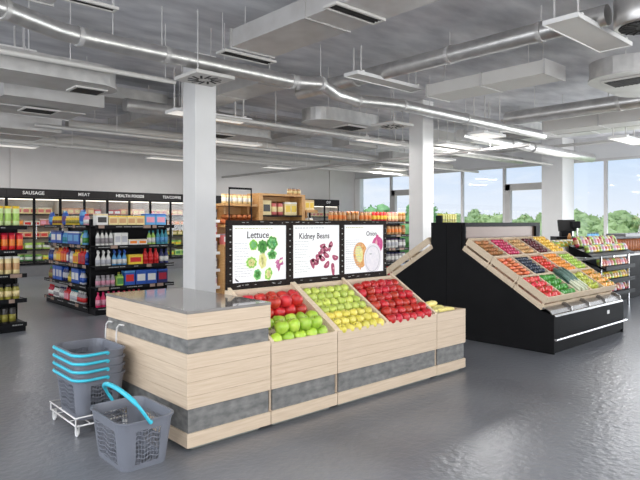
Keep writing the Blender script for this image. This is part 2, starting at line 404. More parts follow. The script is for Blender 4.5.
# ================================================================== CEILING SERVICES
def rods(parent, pts, zb, r=.007, m='wire'):
    for x, y in pts: MB().tube([(x, y, zb), (x, y, ZC + .01)], r, 6).build('hanger_rod', m, parent)
def round_duct(label, pts, r, hang, clamps=(), name='round_duct', m='galv', group=None):
    t = thing(name, label, 'duct', (0, 0, 0), 0, group)
    MB().tube(pts, r, 18).build('pipe', m, t)
    P = [Vector(p) for p in pts]
    for i in clamps:                         # joint rings at chosen points of the run
        d = (P[min(i + 1, len(P) - 1)] - P[max(i - 1, 0)]).normalized()
        MB().tube([P[i] - d * .03, P[i] + d * .03], r + .012, 18).build('joint_ring', 'galv2', t)
    for x, y, z in hang: rods(t, [(x, y)], z + r - .004)
    return t
def box_duct(label, x0, x1, y0, y1, z0, z1, hang=(), name='rectangular_duct', m='galv2', ribs=None, group=None):
    t = thing(name, label, 'duct', ((x0 + x1) / 2, (y0 + y1) / 2, z0), 0, group)
    cx, cy = (x0 + x1) / 2, (y0 + y1) / 2
    MB().bbox(x0 - cx, x1 - cx, y0 - cy, y1 - cy, 0, z1 - z0, .006).build('casing', m, t)
    along_y = (y1 - y0) > (x1 - x0)
    k = int(max(y1 - y0, x1 - x0) / 1.5) + 1
    for i in range(k + 1):                   # standing seams
        f = MB()
        if along_y:
            y = y0 + (y1 - y0) * i / k - cy; f.box(x0 - cx - .018, x1 - cx + .018, y - .012, y + .012, -.014, z1 - z0 + .012)
        else:
            x = x0 + (x1 - x0) * i / k - cx; f.box(x - .012, x + .012, y0 - cy - .018, y1 - cy + .018, -.014, z1 - z0 + .012)
        f.build('flange', 'galv2', t)
    for x, y in hang: MB().tube([(x - cx, y - cy, z1 - z0 - .004), (x - cx, y - cy, ZC - z0 + .01)], .007, 6).build('hanger_rod', 'wire', t)
    return t
def vent(label, x, y, z, sx_, sy_, slats=7, group=None, ztop=None):
    t = thing('air_vent', label, 'vent', (x, y, z), 0, group)
    fr = MB(); e = .03
    fr.box(-sx_ / 2 - e, sx_ / 2 + e, -sy_ / 2 - e, -sy_ / 2, 0, .03).box(-sx_ / 2 - e, sx_ / 2 + e, sy_ / 2, sy_ / 2 + e, 0, .03)
    fr.box(-sx_ / 2 - e, -sx_ / 2, -sy_ / 2, sy_ / 2, 0, .03).box(sx_ / 2, sx_ / 2 + e, -sy_ / 2, sy_ / 2, 0, .03)
    fr.build('frame', 'panel', t)
    g = MB().box(-sx_ / 2, sx_ / 2, -sy_ / 2, sy_ / 2, .024, .03)
    for i in range(slats):
        yy = -sy_ / 2 + sy_ * (i + .5) / slats; g.box(-sx_ / 2, sx_ / 2, yy - .006, yy + .006, .006, .024)
    g.build('grille', 'dark', t)
    if ztop:
        for px in (-sx_ / 2, sx_ / 2): MB().tube([(px, 0, .028), (px, 0, ztop - z + .01)], .007, 6).build('hanger_rod', 'wire', t)
    return t
def panel(label, x0, x1, y0, y1, z, group=None, lit=False):
    t = thing('ceiling_panel', label, 'panel', ((x0 + x1) / 2, (y0 + y1) / 2, z), 0, group)
    w2, d2 = (x1 - x0) / 2, (y1 - y0) / 2
    MB().bbox(-w2, w2, -d2, d2, .012, .05, .006).build('board', 'lampon' if lit else 'panel', t)
    MB().box(-w2 - .012, w2 + .012, -d2 - .012, -d2, 0, .055).box(-w2 - .012, w2 + .012, d2, d2 + .012, 0, .055).box(-w2 - .012, -w2, -d2, d2, 0, .055).box(w2, w2 + .012, -d2, d2, 0, .055).build('edge_frame', 'white', t)
    MB().box(-w2 + .12, -w2 + .16, -d2, d2, .05, .085).box(w2 - .16, w2 - .12, -d2, d2, .05, .085).build('cross_bar', 'white', t)
    for px in (-w2 + .14, w2 - .14):
        for py in (-d2 + .06, d2 - .06): MB().tube([(px, py, .08), (px, py, ZC - z + .01)], .014, 6).build('hanger_rod', 'wire', t)
    return t
# near runs
round_duct('long shiny round duct with a bend, crossing above the wooden counter', [(.2, 5.95, 3.78), (1.6, 6.55, 3.78), (2.2, 6.85, 3.78), (2.5, 6.92, 3.78), (3.6, 6.92, 3.78), (4.6, 6.92, 3.78), (5.72, 6.92, 3.78)], .105,
           [(2.9, 6.92, 3.78), (3.55, 6.92, 3.78), (4.5, 6.92, 3.78), (5.3, 6.92, 3.78)], (1, 3, 4, 6))
round_duct('round duct with elbows running on from the joint behind the small hanging panel', [(5.83, 6.9, 3.78), (6.15, 6.72, 3.78), (6.7, 6.95, 3.74), (7.3, 7.02, 3.72), (7.8, 6.85, 3.72), (8.2, 6.75, 3.72), (10.2, 6.75, 3.72), (13.5, 6.75, 3.72)], .105,
           [(6.15, 6.72, 3.78), (9, 6.75, 3.72), (10.2, 6.75, 3.72), (11.5, 6.75, 3.72)], (0, 1, 3, 5, 6))
round_duct('round steel duct above the black produce chiller, left of the large panel', [(7.15, 2.77, 4.06), (7.15, 3.6, 4.06), (7.15, 5.0, 4.06), (7.15, 6.9, 4.06), (7.15, 8.4, 4.06)], .125,
           [(7.15, 3.6, 4.06), (7.15, 5.0, 4.06), (7.15, 7.6, 4.06)], (1, 2, 3))
t = box_duct('widest rectangular duct with a brownish underside, overhead at the top of the view', 4.27, 4.97, -1.0, 6.4, 3.9, 4.13, [(4.35, 6.2), (4.9, 6.2), (4.35, 3.0), (4.9, 3.0)])
box_duct('rectangular duct in the upper left corner above the baskets', 1.2, 2.06, 1.5, 6.5, 3.92, 4.16, [(1.3, 6.2), (1.95, 6.2), (1.3, 3.0)])
vent('black slotted vent under the end of the wide overhead duct', 4.65, 6.58, 3.86, .8, .16, 3, ztop=ZC)
vent('slotted vent fixed under the wide overhead duct at the top of the view', 4.56, 4.42, 3.868, .72, .14, 3)
vent('narrow slotted vent hanging near the upper left corner', 2.15, 6.06, 3.86, .8, .08, 2, ztop=ZC)
panel('large pale panel hanging over the black produce chiller', 6.56, 8.16, 2.87, 3.27, 3.92)
panel('pale panel hanging beside the round duct elbows, centre of the ceiling', 6.53, 8.19, 6.28, 6.56, 3.92)
panel('pale panel hanging at the left edge above the oval duct', .85, 2.5, 8.55, 9.1, 3.92)
t = thing('thin_pipe', 'thin straight pipe hanging below the round duct at the upper left', 'pipe', (0, 0, 0))
MB().tube([(.3, 7.5, 3.6), (4.05, 7.5, 3.6)], .035, 10).build('pipe', 'panel', t); rods(t, [(1.2, 7.5), (2.6, 7.5), (3.9, 7.5)], 3.63)

def oval_duct(label, x0, x1, y0, y1, z0, z1, vents, hang):
    t = thing('oval_duct', label, 'duct', (0, 0, 0))
    r = (y1 - y0) / 2; cy = (y0 + y1) / 2; poly = []
    for i in range(13): a = -PI / 2 + PI * i / 12; poly.append((x1 - r + r * math.cos(a), cy + r * math.sin(a)))
    for i in range(13): a = PI / 2 + PI * i / 12; poly.append((x0 + r + r * math.cos(a), cy + r * math.sin(a)))
    MB().prism(poly, z0, z1, 'z').build('casing', 'galv', t)
    big = [(cx + (px - cx) * 1.0 + .0, py) for px, py in poly for cx in (0,)]
    lip = [(px + .015 * (1 if px > (x0 + x1) / 2 else -1), cy + (py - cy) * 1.03) for px, py in big]
    MB().prism(lip, z0 - .015, z0 + .01, 'z').build('bottom_plate', 'galv2', t)
    for (vx, vy, sx_, sy_) in vents:
        g = MB().box(vx - sx_ / 2 - .04, vx + sx_ / 2 + .04, vy - sy_ / 2 - .04, vy + sy_ / 2 + .04, z0 - .035, z0 - .014)
        o = g.build('vent_frame', 'panel', t)
        g = MB().box(vx - sx_ / 2, vx + sx_ / 2, vy - sy_ / 2, vy + sy_ / 2, z0 - .040, z0 - .034)
        for i in range(8): g.box(vx - sx_ / 2, vx + sx_ / 2, vy - sy_ / 2 + sy_ * i / 8, vy - sy_ / 2 + sy_ * i / 8 + .008, z0 - .046, z0 - .039)
        g.build('grille', 'dark', o)
    rods(t, hang, z1 - .004)
    return t
oval_duct('wide flat duct with a rounded end and a dark vent at the left', .2, 3.4, 7.7, 8.45, 3.46, 3.72, [(3.05, 8.15, .36, .3)], [(1.2, 7.8), (2.2, 7.8), (2.3, 8.35)])
oval_duct('wide flat duct with a rounded end and a dark vent at the right', 8.55, 10.55, 2.75, 3.75, 3.7, 3.95, [(9.1, 3.25, .42, .5)], [(9.0, 2.85), (10.0, 3.6)])
oval_duct('flat duct with a rounded end behind the middle of the ceiling', 7.5, 9.4, 8.2, 9.0, 3.62, 3.86, [(8.7, 8.6, .5, .4)], [(7.8, 8.3), (9.1, 8.9)])
oval_duct('far flat duct with a rounded end beyond the front white column', 6.7, 8.6, 10.9, 11.7, 3.6, 3.84, [(7.2, 11.3, .5, .4)], [(7.0, 11.0), (8.2, 11.6)])
box_duct('pale rectangular duct above the right half of the chiller', 8.05, 8.68, 4.0, 6.1, 3.76, 3.96, [(8.15, 4.3), (8.6, 4.3), (8.15, 5.8)], m='panel')
t = thing('drum_diffuser', 'big round drum shaped air outlet in the upper right corner', 'air outlet', (7.28, 2.42, 3.86))
MB().lathe([(.30, 0), (.32, .02), (.32, .34), (.2, .44), (.2, .56)], 28).build('drum', 'galv', t)
g = MB().lathe([(.26, -.012), (.27, 0)], 28)
for i in range(16): g.box(.10, .25, -.008, .008, -.022, -.011, 0, Matrix.Rotation(2 * PI * i / 16, 4, 'Z'))
g.build('slot_ring', 'dark', t)
# square swirl diffuser
def swirl(label, x, y, z):
    t = thing('swirl_diffuser', label, 'diffuser', (x, y, z))
    MB().bbox(-.3, .3, -.3, .3, 0, .05, .006).build('plate', 'panel', t)
    g = MB()
    for i in range(12):
        R = Matrix.Rotation(2 * PI * i / 12, 4, 'Z') @ T(.09, 0, 0) @ Matrix.Rotation(.5, 4, 'Z')
        g.box(0, .15, -.016, .016, -.004, .002, 0, R)
    g.build('slot', 'dark', t)
    MB().lathe([(.15, .05), (.15, .1)], 18).build('neck', 'galv', t)
    rods(t, [(-.25, -.25), (.25, .25)], .045) if False else None
    for px, py in ((-.26, -.26), (.26, .26)): MB().tube([(px, py, .045), (px, py, ZC - z + .01)], .007, 6).build('hanger_rod', 'wire', t)
swirl('square swirl diffuser plate hanging in front of the front white column', 4.22, 6.98, 3.565)
swirl('square swirl diffuser plate hanging by the middle white column', 8.9, 7.6, 3.52)
# left rear boxes
box_duct('rectangular duct with square end behind the oval duct at the left', 2.4, 3.9, 9.7, 11.4, 3.55, 3.85, [(2.6, 9.9), (3.7, 9.9), (3.7, 11.2)])
vent('dark square vent under the duct at the far left', 3.15, 10.6, 3.50, .5, .4, 7)
box_duct('box duct above the first cooler aisle at the far left', 3.0, 4.1, 12.4, 14.2, 3.45, 3.75, [(3.2, 12.6), (3.9, 14.0)])
# long far runs, along and across the shop
round_duct('far white round duct along the back wall coolers', [(0, 15.2, 3.62), (4.9, 15.2, 3.62), (5.5, 15.4, 3.72), (6.2, 15.2, 3.62), (12, 15.2, 3.62), (18.6, 15.2, 3.62)], .13, [(2, 15.2, 3.62), (4, 15.2, 3.62), (8, 15.2, 3.62), (11, 15.2, 3.62), (15, 15.2, 3.62)], (1, 3, 4), m='panel')
round_duct('far round duct crossing behind both white columns', [(4.5, 10.2, 3.75), (9.0, 10.2, 3.75), (9.6, 10.0, 3.75), (10.2, 10.2, 3.75), (18.8, 10.2, 3.75)], .12, [(5.6, 10.2, 3.75), (8, 10.2, 3.75), (12, 10.2, 3.75), (15, 10.2, 3.75)], (1, 3), m='galv')
round_duct('far round duct hanging over the middle of the shop shelves', [(4.4, 12.9, 3.7), (8.5, 12.9, 3.7), (9.2, 12.6, 3.7), (10, 12.9, 3.7), (18.5, 12.9, 3.7)], .12, [(5, 12.9, 3.7), (7, 12.9, 3.7), (11, 12.9, 3.7), (14, 12.9, 3.7)], (1, 3), m='panel')
box_duct('long rectangular duct running to the back behind the front white column', 5.9, 6.5, 8.0, 14.3, 3.98, 4.2, [(6.0, 8.4), (6.4, 8.4), (6.0, 11.4), (6.4, 13.5)])
box_duct('long rectangular duct running to the back beside the middle white column', 9.9, 10.5, 10.6, 18.4, 3.92, 4.16, [(10.0, 11.4), (10.4, 13.5), (10.0, 16)])
round_duct('round duct hanging over the cash desks nearest the chiller', [(10.85, 1.0, 3.72), (10.85, 4.0, 3.72), (10.85, 6.2, 3.72)], .14, [(10.85, 2.2, 3.72), (10.85, 4.2, 3.72), (10.85, 5.6, 3.72)], (1,))
box_duct('rectangular duct hanging over the cash desks, beyond the round one', 12.4, 13.0, 1.4, 6.2, 3.62, 3.86, [(12.5, 2.6), (12.9, 4.2), (12.5, 5.8)], m='panel')
box_duct('rectangular duct hanging near the window wall', 15.0, 15.6, 1.8, 9.2, 3.92, 4.16, [(15.1, 3), (15.5, 5), (15.1, 8)], m='galv2')
round_duct('round duct with a bend hanging in front of the window column', [(11.4, 7.7, 3.62), (13.6, 7.7, 3.62), (14.2, 7.9, 3.72), (14.8, 7.7, 3.62), (18.6, 7.7, 3.62)], .13, [(12, 7.7, 3.62), (13.4, 7.7, 3.62), (16, 7.7, 3.62)], (1, 3), m='galv')
for lab, a in (('pale panel hanging between the front column and the back coolers', (5.0, 6.6, 9.2, 9.6)), ('pale panel hanging above the wooden bread shelves', (7.3, 8.9, 11.95, 12.3)), ('pale panel hanging over the snack shelf behind the middle column', (9.9, 11.5, 9.3, 9.65)),
               ('pale panel hanging just right of the middle column', (12.0, 13.6, 8.5, 8.9)), ('pale panel hanging before the glazed door', (14.0, 15.6, 10.7, 11.1)), ('pale panel hanging near the corner window', (15.6, 17.2, 13.9, 14.3)),
               ('pale panel hanging before the window right of the thick column', (14.2, 15.8, 5.1, 5.5)), ('pale panel hanging high above the cash register', (11.2, 12.1, 6.95, 7.35)), ('pale panel hanging over the left end of the back coolers', (3.2, 4.8, 16.2, 16.6)),
               ('pale panel hanging over the middle of the back coolers', (8.0, 9.6, 16.3, 16.7)), ('pale panel hanging over the right end of the back coolers', (12.4, 14.0, 16.3, 16.7))):
    cx_, cy_ = (a[0] + a[1]) / 2, (a[2] + a[3]) / 2
    panel(lab.replace('pale panel', 'lit pale panel'), *a, 3.56, None, True)  # unlit service panels given an added glow as light sources
# thin service pipes and cable trays further back
def pipe(label, pts, r, hang, m='panel'):
    t = thing('thin_pipe', label, 'pipe'); MB().tube(pts, r, 10).build('pipe', m, t)
    rods(t, hang, pts[0][2] + r - .004)
pipe('thin pipe crossing just behind the middle white column', [(5.4, 8.95, 3.50), (18.5, 8.95, 3.50)], .035, [(7, 8.95), (10, 8.95), (13, 8.95), (16, 8.95)])
pipe('thin pipe crossing over the bread shelves', [(3.4, 11.72, 3.44), (18.5, 11.72, 3.44)], .04, [(5, 11.72), (8.9, 11.72), (12, 11.72), (15, 11.72)], 'galv2')
pipe('thin pipe crossing over the aisle before the back coolers', [(1.0, 14.3, 3.42), (18.5, 14.3, 3.42)], .04, [(2.5, 14.3), (5, 14.3), (8, 14.3), (12, 14.3)])
pipe('thin pipe running to the back left of the middle column', [(9.35, 9.2, 3.96), (9.35, 18.9, 3.96)], .045, [(9.35, 9.6), (9.35, 13.5), (9.35, 16)], 'galv')
pipe('thin pipe running along the shop between the column and the doors', [(12.2, 6.4, 3.33), (12.2, 18.9, 3.33)], .04, [(12.2, 7.4), (12.2, 10.5), (12.2, 14)], 'galv2')
pipe('thin pipe running along the window wall', [(17.6, 1.0, 3.97), (17.6, 18.9, 3.97)], .05, [(17.6, 4), (17.6, 8.2), (17.6, 12)])
box_duct('pale rectangular duct high above the pantry cabinet', 7.0, 9.2, 14.6, 15.0, 3.84, 4.06, [(7.2, 14.8), (9.0, 14.8)], m='panel')
box_duct('short rectangular duct hanging left of the glazed door', 12.6, 14.6, 9.35, 9.95, 3.84, 4.08, [(12.8, 9.6), (14.4, 9.6)], m='panel')
box_duct('short rectangular duct hanging by the corner window', 14.0, 16.2, 11.95, 12.5, 3.60, 3.84, [(14.2, 12.2), (16.0, 12.2)], m='galv2')
box_duct('rectangular duct hanging over the snack shelf', 10.9, 12.0, 10.8, 11.4, 3.66, 3.90, [(11.0, 11.1), (11.9, 11.1)], m='panel')
oval_duct('flat duct with a rounded end right of the middle column', 12.6, 14.8, 6.95, 7.45, 3.86, 4.08, [(14.2, 7.2, .4, .3)], [(13.0, 7.1), (14.4, 7.3)])
oval_duct('flat duct with a rounded end high over the front white column', 4.2, 5.7, 10.65, 11.2, 3.96, 4.16, [(5.2, 10.92, .4, .3)], [(4.5, 10.75), (5.4, 11.1)])
# strip lamps added out of view to light the foreground
def lamp(label, x, y):
    t = thing('strip_lamp', label, 'lamp', (x, y, 3.57))
    MB().bbox(-.76, .76, -.07, .07, .018, .07, .006).build('housing', 'white', t)
    MB().box(-.75, .75, -.06, .06, .0, .018).build('diffuser', 'lampon', t)
    for px in (-.6, .6): MB().tube([(px, 0, .068), (px, 0, ZC - 3.57 + .01)], .006, 6).build('hanger_rod', 'wire', t)
names = {-3.0: 'behind the viewer', .6: 'overhead near the viewer', 5.1: 'in the row over the produce', 9.9: 'in the row behind the white columns', 13.8: 'in the second row from the back', 16.9: 'in the row nearest the back coolers'}
xn = {-1.0: 'outermost left', 3.3: 'second from the left', 7.4: 'middle one', 11.6: 'second from the windows', 15.6: 'nearest the windows'}
for x, y in LAMPS:
    lamp('lit strip lamp %s, %s' % (names[y], xn[x]), x, y)

# ================================================================== WOODEN PRODUCE COUNTER
def planks(mb, x0, x1, y0, y1, zs, inset=.003, gap=.0026):
    mb.box(x0 + inset, x1 - inset, y0 + inset, y1 - inset, zs[0] + .004, zs[-1] - .004, 1)
    for i in range(len(zs) - 1):
        mb.bbox(x0, x1, y0, y1, zs[i] + (gap / 2 if i else 0), zs[i + 1] - (gap / 2 if i < len(zs) - 2 else 0), .001, 0)
    return mb
bx, by = 2.03, 3.585; BW, BD = .725, 1.395
blk = thing('counter_block', 'tall wooden counter end block with grey slate bands and glossy top', 'counter', (bx, by, 0))
MB().box(.06, BW - .08, .05, BD - .05, 0, .034).build('toe_kick', 'plinth', blk)
planks(MB(), 0, BW, 0, BD, [.031, .13]).build('base_band', ['wood', 'groove'], blk)
MB().box(.012, BW - .012, .012, BD - .012, .128, .302).build('lower_stone_band', 'stone', blk)
planks(MB(), 0, BW, 0, BD, [.30, .387, .487, .577, .682]).build('wood_panel', ['wood', 'groove'], blk)
MB().box(.012, BW - .012, .012, BD - .012, .680, .788).build('upper_stone_band', 'stone', blk)
planks(MB(), 0, BW, 0, BD, [.786, .872, .962]).build('upper_wood_band', ['wood', 'groove'], blk)
MB().bbox(-.004, BW + .004, -.004, BD + .004, .962, .984, .003).build('top_slab', 'topslab', blk)

ZT = .665; YB = .615; ZB = 1.012            # bin front top, depth to back rail, back rail height
TR0 = (.03, .585); TR1 = (YB - .02, .925)   # tray slope in y, z
def module(label, x0, x1, divs, low=False):
    W = x1 - x0
    t = thing('produce_bin', label, 'produce bin', (x0, by, 0))
    MB().box(.05, W - .05, .05, .6, 0, .034).build('toe_kick', 'plinth', t)
    planks(MB(), 0.0015, W - .0015, 0, .03, [.031, .13]).build('base_band', ['wood', 'groove'], t)
    MB().box(.02, W - .02, .012, .04, .128, .302).build('stone_band', 'stone', t)
    zt = ZT
    planks(MB(), 0.0015, W - .0015, 0, .03, [.30, .402, .487, .577, zt]).build('front_panel', ['wood', 'groove'], t)
    c = MB()
    if low:
        c.box(.002, .02, .03, .6, .02, zt).box(W - .02, W - .002, .03, .6, .02, zt).box(.02, W - .02, .58, .6, .02, zt)
        c.build('side_panel', 'wood', t)
        MB().box(.02, W - .02, .03, .58, .60, .615).build('tray', 'cratewood', t)
    else:
        for a in (.002, W - .02): c.prism([(.03, .02), (.03, zt - .01), (YB, ZB - .005), (YB, .02)], a, a + .018, 'x')
        c.box(.02, W - .02, YB - .018, YB, .02, ZB)
        c.build('side_panel', 'wood', t)
        MB().prism([(TR0[0], TR0[1] - .015), (TR0[0], TR0[1]), (TR1[0], TR1[1]), (TR1[0], TR1[1] - .015)], .02, W - .02, 'x').build('tray', 'cratewood', t)
        MB().bbox(.0, W, YB - .005, YB + .045, ZB - .03, ZB + .003, .004).build('back_rail', 'cratewood', t)
        for d in divs:
            MB().prism([(.03, zt - .08), (.002, zt - .008), (.002, zt + .012), (.03, zt + .03), (YB - .01, ZB + .03), (YB - .01, ZB - .1)], d - .015, d + .015, 'x').build('divider', 'cratewood', t)
    return t
module('short wooden bin of big red and green apples beside the tall block', 2.762, 3.478, [.012, .702])
module('long wooden bin of yellow and small red apples in two bays', 3.482, 4.898, [.014, .655, 1.402])
module('low wooden bin with pale corn cobs at the right end of the counter', 4.902, 5.416, [], True)

# ---- fruit meshes
def fruit(name, prof, m, seg=14, stem=None, wob=0, sd=0, stemmat='stem'):
    mb = MB().lathe(prof, seg)
    if wob:
        rd = random.Random(sd); ph = [rd.uniform(0, 6) for _ in range(4)]
        mb.v = [(x * (1 + wob * math.sin(3 * math.atan2(y, x) + ph[0] + z * 20)), y * (1 + wob * math.sin(2 * math.atan2(y, x) + ph[1])), z * (1 + wob * math.sin(5 * x / .05 + ph[2]))) for x, y, z in mb.v]
    o = mb.build(name, m)
    if stem: MB().tube(stem, .0022, 5).build('stem', stemmat, o)
    return o
def apple_prof(r):
    return [(0.002 * r / .05, -.70 * r), (.22 * r, -.82 * r), (.55 * r, -.78 * r), (.84 * r, -.5 * r), (.99 * r, -.05 * r), (1.0 * r, .25 * r), (.86 * r, .62 * r), (.6 * r, .82 * r), (.32 * r, .84 * r), (.12 * r, .68 * r), (.01 * r, .55 * r)]
def ball_prof(r, zs=1.0, n=8):
    return [(max(.02 * r, r * math.sin(PI * i / n)), -r * zs * math.cos(PI * i / n)) for i in range(n + 1)]
def pile(proto, spots, label, cat, group, first):
    for k, (p, rot) in enumerate(spots):
        if first and k == 0:
            o = proto; o.location = p; o.rotation_euler = rot; tag(o, label, cat, group)
        else: dup(proto, p, rot, label, group)
rp_ = random.Random(11)
def slope_spots(x0, x1, v0, v1, r, lift=0.0, base=(0, 0, 0), ang=None, jig=.08, tilt=.5, dn=1.0, hgt=0.83):
    """staggered rows of round fruit on the sloping tray: u along the counter, v up the slope"""
    out = []; pitch = 2 * r * 1.03; rows = max(1, int((v1 - v0 - 2 * r) / (pitch * .88)) + 1)
    dv = (v1 - v0 - 2 * r) / max(1, rows - 1) if rows > 1 else 0
    ncol = int((x1 - x0 - 2 * r) / pitch) + 1
    slack = (x1 - x0 - 2 * r) - (ncol - 1) * pitch
    ca, sa = math.cos(ang), math.sin(ang)
    for i in range(rows):
        v = v0 + r + dv * i
        off = slack * (.0 if i % 2 == 0 else 1.0) if slack < pitch * .7 else slack * .5 + (pitch * .25 if i % 2 else -pitch * .25)
        for j in range(ncol):
            u = x0 + r + off + j * pitch + rp_.uniform(-1, 1) * r * jig * .4
            h = r * hgt + lift + rp_.uniform(0, 1) * r * jig
            out.append((Vector((base[0] + u, base[1] + v * ca - h * sa, base[2] + v * sa + h * ca)), (rp_.uniform(-tilt, tilt), rp_.uniform(-tilt, tilt), rp_.uniform(0, 6))))
    return out
ANG = math.atan2(TR1[1] - TR0[1], TR1[0] - TR0[0]); SL = math.hypot(TR1[1] - TR0[1], TR1[0] - TR0[0])
tb = (0, by + TR0[0], TR0[1])
def st(r): return [(0, 0, .5 * r), (.003, 0, .9 * r), (.008, .002, 1.1 * r)]
RA = .060
ap_red = fruit('red_apple', apple_prof(RA), 'redapple', 18, st(RA))
ap_grn = fruit('green_apple', apple_prof(RA), 'greenapple', 18, st(RA))
s1 = slope_spots(2.79, 3.45, .33, SL - .02, RA, .0, tb, ANG)
pile(ap_red, s1, 'big red apple heaped in the upper half of the short bin', 'apple', 'big red apples in the short bin', True)
s1b = slope_spots(2.95, 3.43, .36, SL - .17, RA, RA * 1.45, tb, ANG, .05)
for p, r_ in s1b: dup(ap_red, p, r_, 'big red apple on top of the heap in the short bin', 'big red apples topping the heap')
s2 = slope_spots(2.79, 3.45, .01, .33, RA, .0, tb, ANG)
pile(ap_grn, s2, 'bright green apple in the lower half of the short bin', 'apple', 'bright green apples in the short bin', True)
s2b = slope_spots(2.83, 3.41, .05, .27, RA, RA * 1.45, tb, ANG, .05)
for p, r_ in s2b: dup(ap_grn, p, r_, 'bright green apple topping the lower heap in the short bin', 'bright green apples topping the heap')
RB = .048
ap_pale = fruit('green_apple', apple_prof(RB), 'paleapple', 14, st(RB))
ap_yel = fruit('yellow_apple', apple_prof(RB), 'yellowapple', 14, st(RB))
allb = slope_spots(3.518, 4.114, .0, SL - .02, RB, .018, tb, ANG)
up = [q for q in allb if q[0].z > tb[2] + .62 * (TR1[1] - TR0[1])]
lo = [q for q in allb if q[0].z <= tb[2] + .62 * (TR1[1] - TR0[1])]
pile(ap_pale, up, 'small pale green apple in the upper rows of the middle bay', 'apple', 'pale green apples in the middle bay', True)
pile(ap_yel, lo, 'small yellow apple in the lower rows of the middle bay', 'apple', 'yellow apples in the middle bay', True)
RC = .054
ap_r2 = fruit('red_apple', apple_prof(RC), 'redbin', 14, st(RC))
pile(ap_r2, slope_spots(4.158, 4.866, .0, SL - .02, RC, .012, tb, ANG, .4), 'glossy red apple in the right-hand bay of the long bin', 'apple', 'red apples in the right bay', True)
# corn cobs
def cob(L_, r):
    return MB().lathe([(.004, -L_ / 2), (r * .7, -L_ / 2 + .008), (r, -L_ / 4), (r, L_ / 8), (r * .8, L_ / 3), (r * .45, L_ / 2 - .01), (.004, L_ / 2)], 14)
cb = cob(.27, .036).build('corn_cob', 'corn')
tag(cb, 'pale yellow corn cob at the right front of the low end bin', 'corn cob')
cb.location = (5.22, 3.70, .655); cb.rotation_euler = (PI / 2, 0, PI / 2 - .1)
def leaf_to(o): MB().lathe([(.016, -.135), (.022, -.16), (.008, -.185)], 8).build('husk_stub', 'leekwhite', o)
leaf_to(cb)
for p, r_, lab in (((5.04, 3.72, .653), (PI / 2, 0, PI / 2 + .5), 'pale yellow corn cob with its cut end towards the viewer'), ((5.03, 3.90, .655), (PI / 2, 0, PI / 2 + .1), 'pale yellow corn cob beside the red apples, behind the front one'),
                   ((5.26, 3.86, .653), (PI / 2, 0, PI / 2), 'pale yellow corn cob in the right rear of the low end bin'), ((5.12, 3.83, .716), (PI / 2, 0, PI / 2 + .15), 'pale yellow corn cob lying on top of the others'), ((5.12, 4.0, .655), (PI / 2, 0, PI / 2), 'pale yellow corn cob furthest back in the low end bin')):
    dup(cb, p, r_, lab)

# ================================================================== POSTER STAND
PY = by + YB + .02
ps = thing('poster_stand', 'black framed stand holding three vegetable posters above the fruit bins', 'sign stand', (2.77, PY, ZB + .003))
PW, PH = 2.06, .605
fr = MB()
xs = [(.052, .650), (.732, 1.345), (1.412, 2.016)]
z0, z1 = .058, .560
fr.bbox(0, PW, -.015, .025, 0, z0, .003).bbox(0, PW, -.015, .025, z1, PH, .003)
for a, b2 in ((0, xs[0][0]), (xs[0][1], xs[1][0]), (xs[1][1], xs[2][0]), (xs[2][1], PW)): fr.bbox(a, b2, -.015, .025, z0 + .0005, z1 - .0005, .003)
fr.box(0.01, PW - .01, .012, .024, .02, PH - .02)
fr.build('frame', 'frame', ps)
# chalk flecks on the frame
fl_ = MB(); rd = random.Random(3)
for i in range(46):
    x = rd.uniform(.03, PW - .1); z = rd.choice((.028, PH - .022)) + rd.uniform(-.006, .006); fl_.box(x, x + rd.uniform(.01, .04), -.0165, -.0148, z, z + .005)
for a in (.026, .69, 1.378, 2.038):
    for i in range(9): z = .08 + i * .055; fl_.box(a - .008, a + .008, -.0165, -.0148, z, z + rd.uniform(.004, .012))
fl_.build('chalk_border', 'striptxt', ps)
RX = (PI / 2, 0, 0)
def poster(i, title, size, tx, tz, head, lines, lw, goldhead=False, shear=.05):
    a, b2 = xs[i]
    p = MB().box(a, b2, -.004, .004, z0, z1).build('poster', 'paper', ps)
    p['label'] = 'white %s poster' % title.lower()
    text(title, size, 'ink', p, (a + tx, -.0048, tz), RX, 'title_lettering', .0004, shear, 1.0, .0008, .92)
    g = MB()
    x = a + .03
    while x < a + .03 + head: ww = rd.uniform(.012, .034); g.box(x, x + ww, -.0052, -.0042, z1 - .032, z1 - .024); x += ww + .009
    g.build('heading_line', 'goldink' if goldhead else 'greyink', p)
    g = MB(); z = .40
    for k in range(lines):
        x = a + .025
        while x < a + .025 + lw * rd.uniform(.75, 1.0): ww = rd.uniform(.01, .035); g.box(x, x + ww, -.0052, -.0042, z, z + .0045); x += ww + .006
        z -= .3 / lines if k != lines // 2 else .3 / lines * 1.6
    g.build('small_print', 'greyink', p)
    return p, a
def blob(mb, cx, cz, rx, rz, m, rot=0, frill=.0, k=0, y=-.0048, n=40, ph=0, cut=None):
    pts = []
    for i in range(n):
        t_ = 2 * PI * i / n; r = 1 + frill * math.sin(k * t_ + ph) + frill * .5 * math.sin((2 * k + 1) * t_)
        x, z = rx * r * math.cos(t_), rz * r * math.sin(t_)
        if cut: x, z = cut(x, z)
        pts.append((cx + x * math.cos(rot) - z * math.sin(rot), cz + x * math.sin(rot) + z * math.cos(rot)))
    mb.prism(pts, y, y + .001, 'y', m); return mb
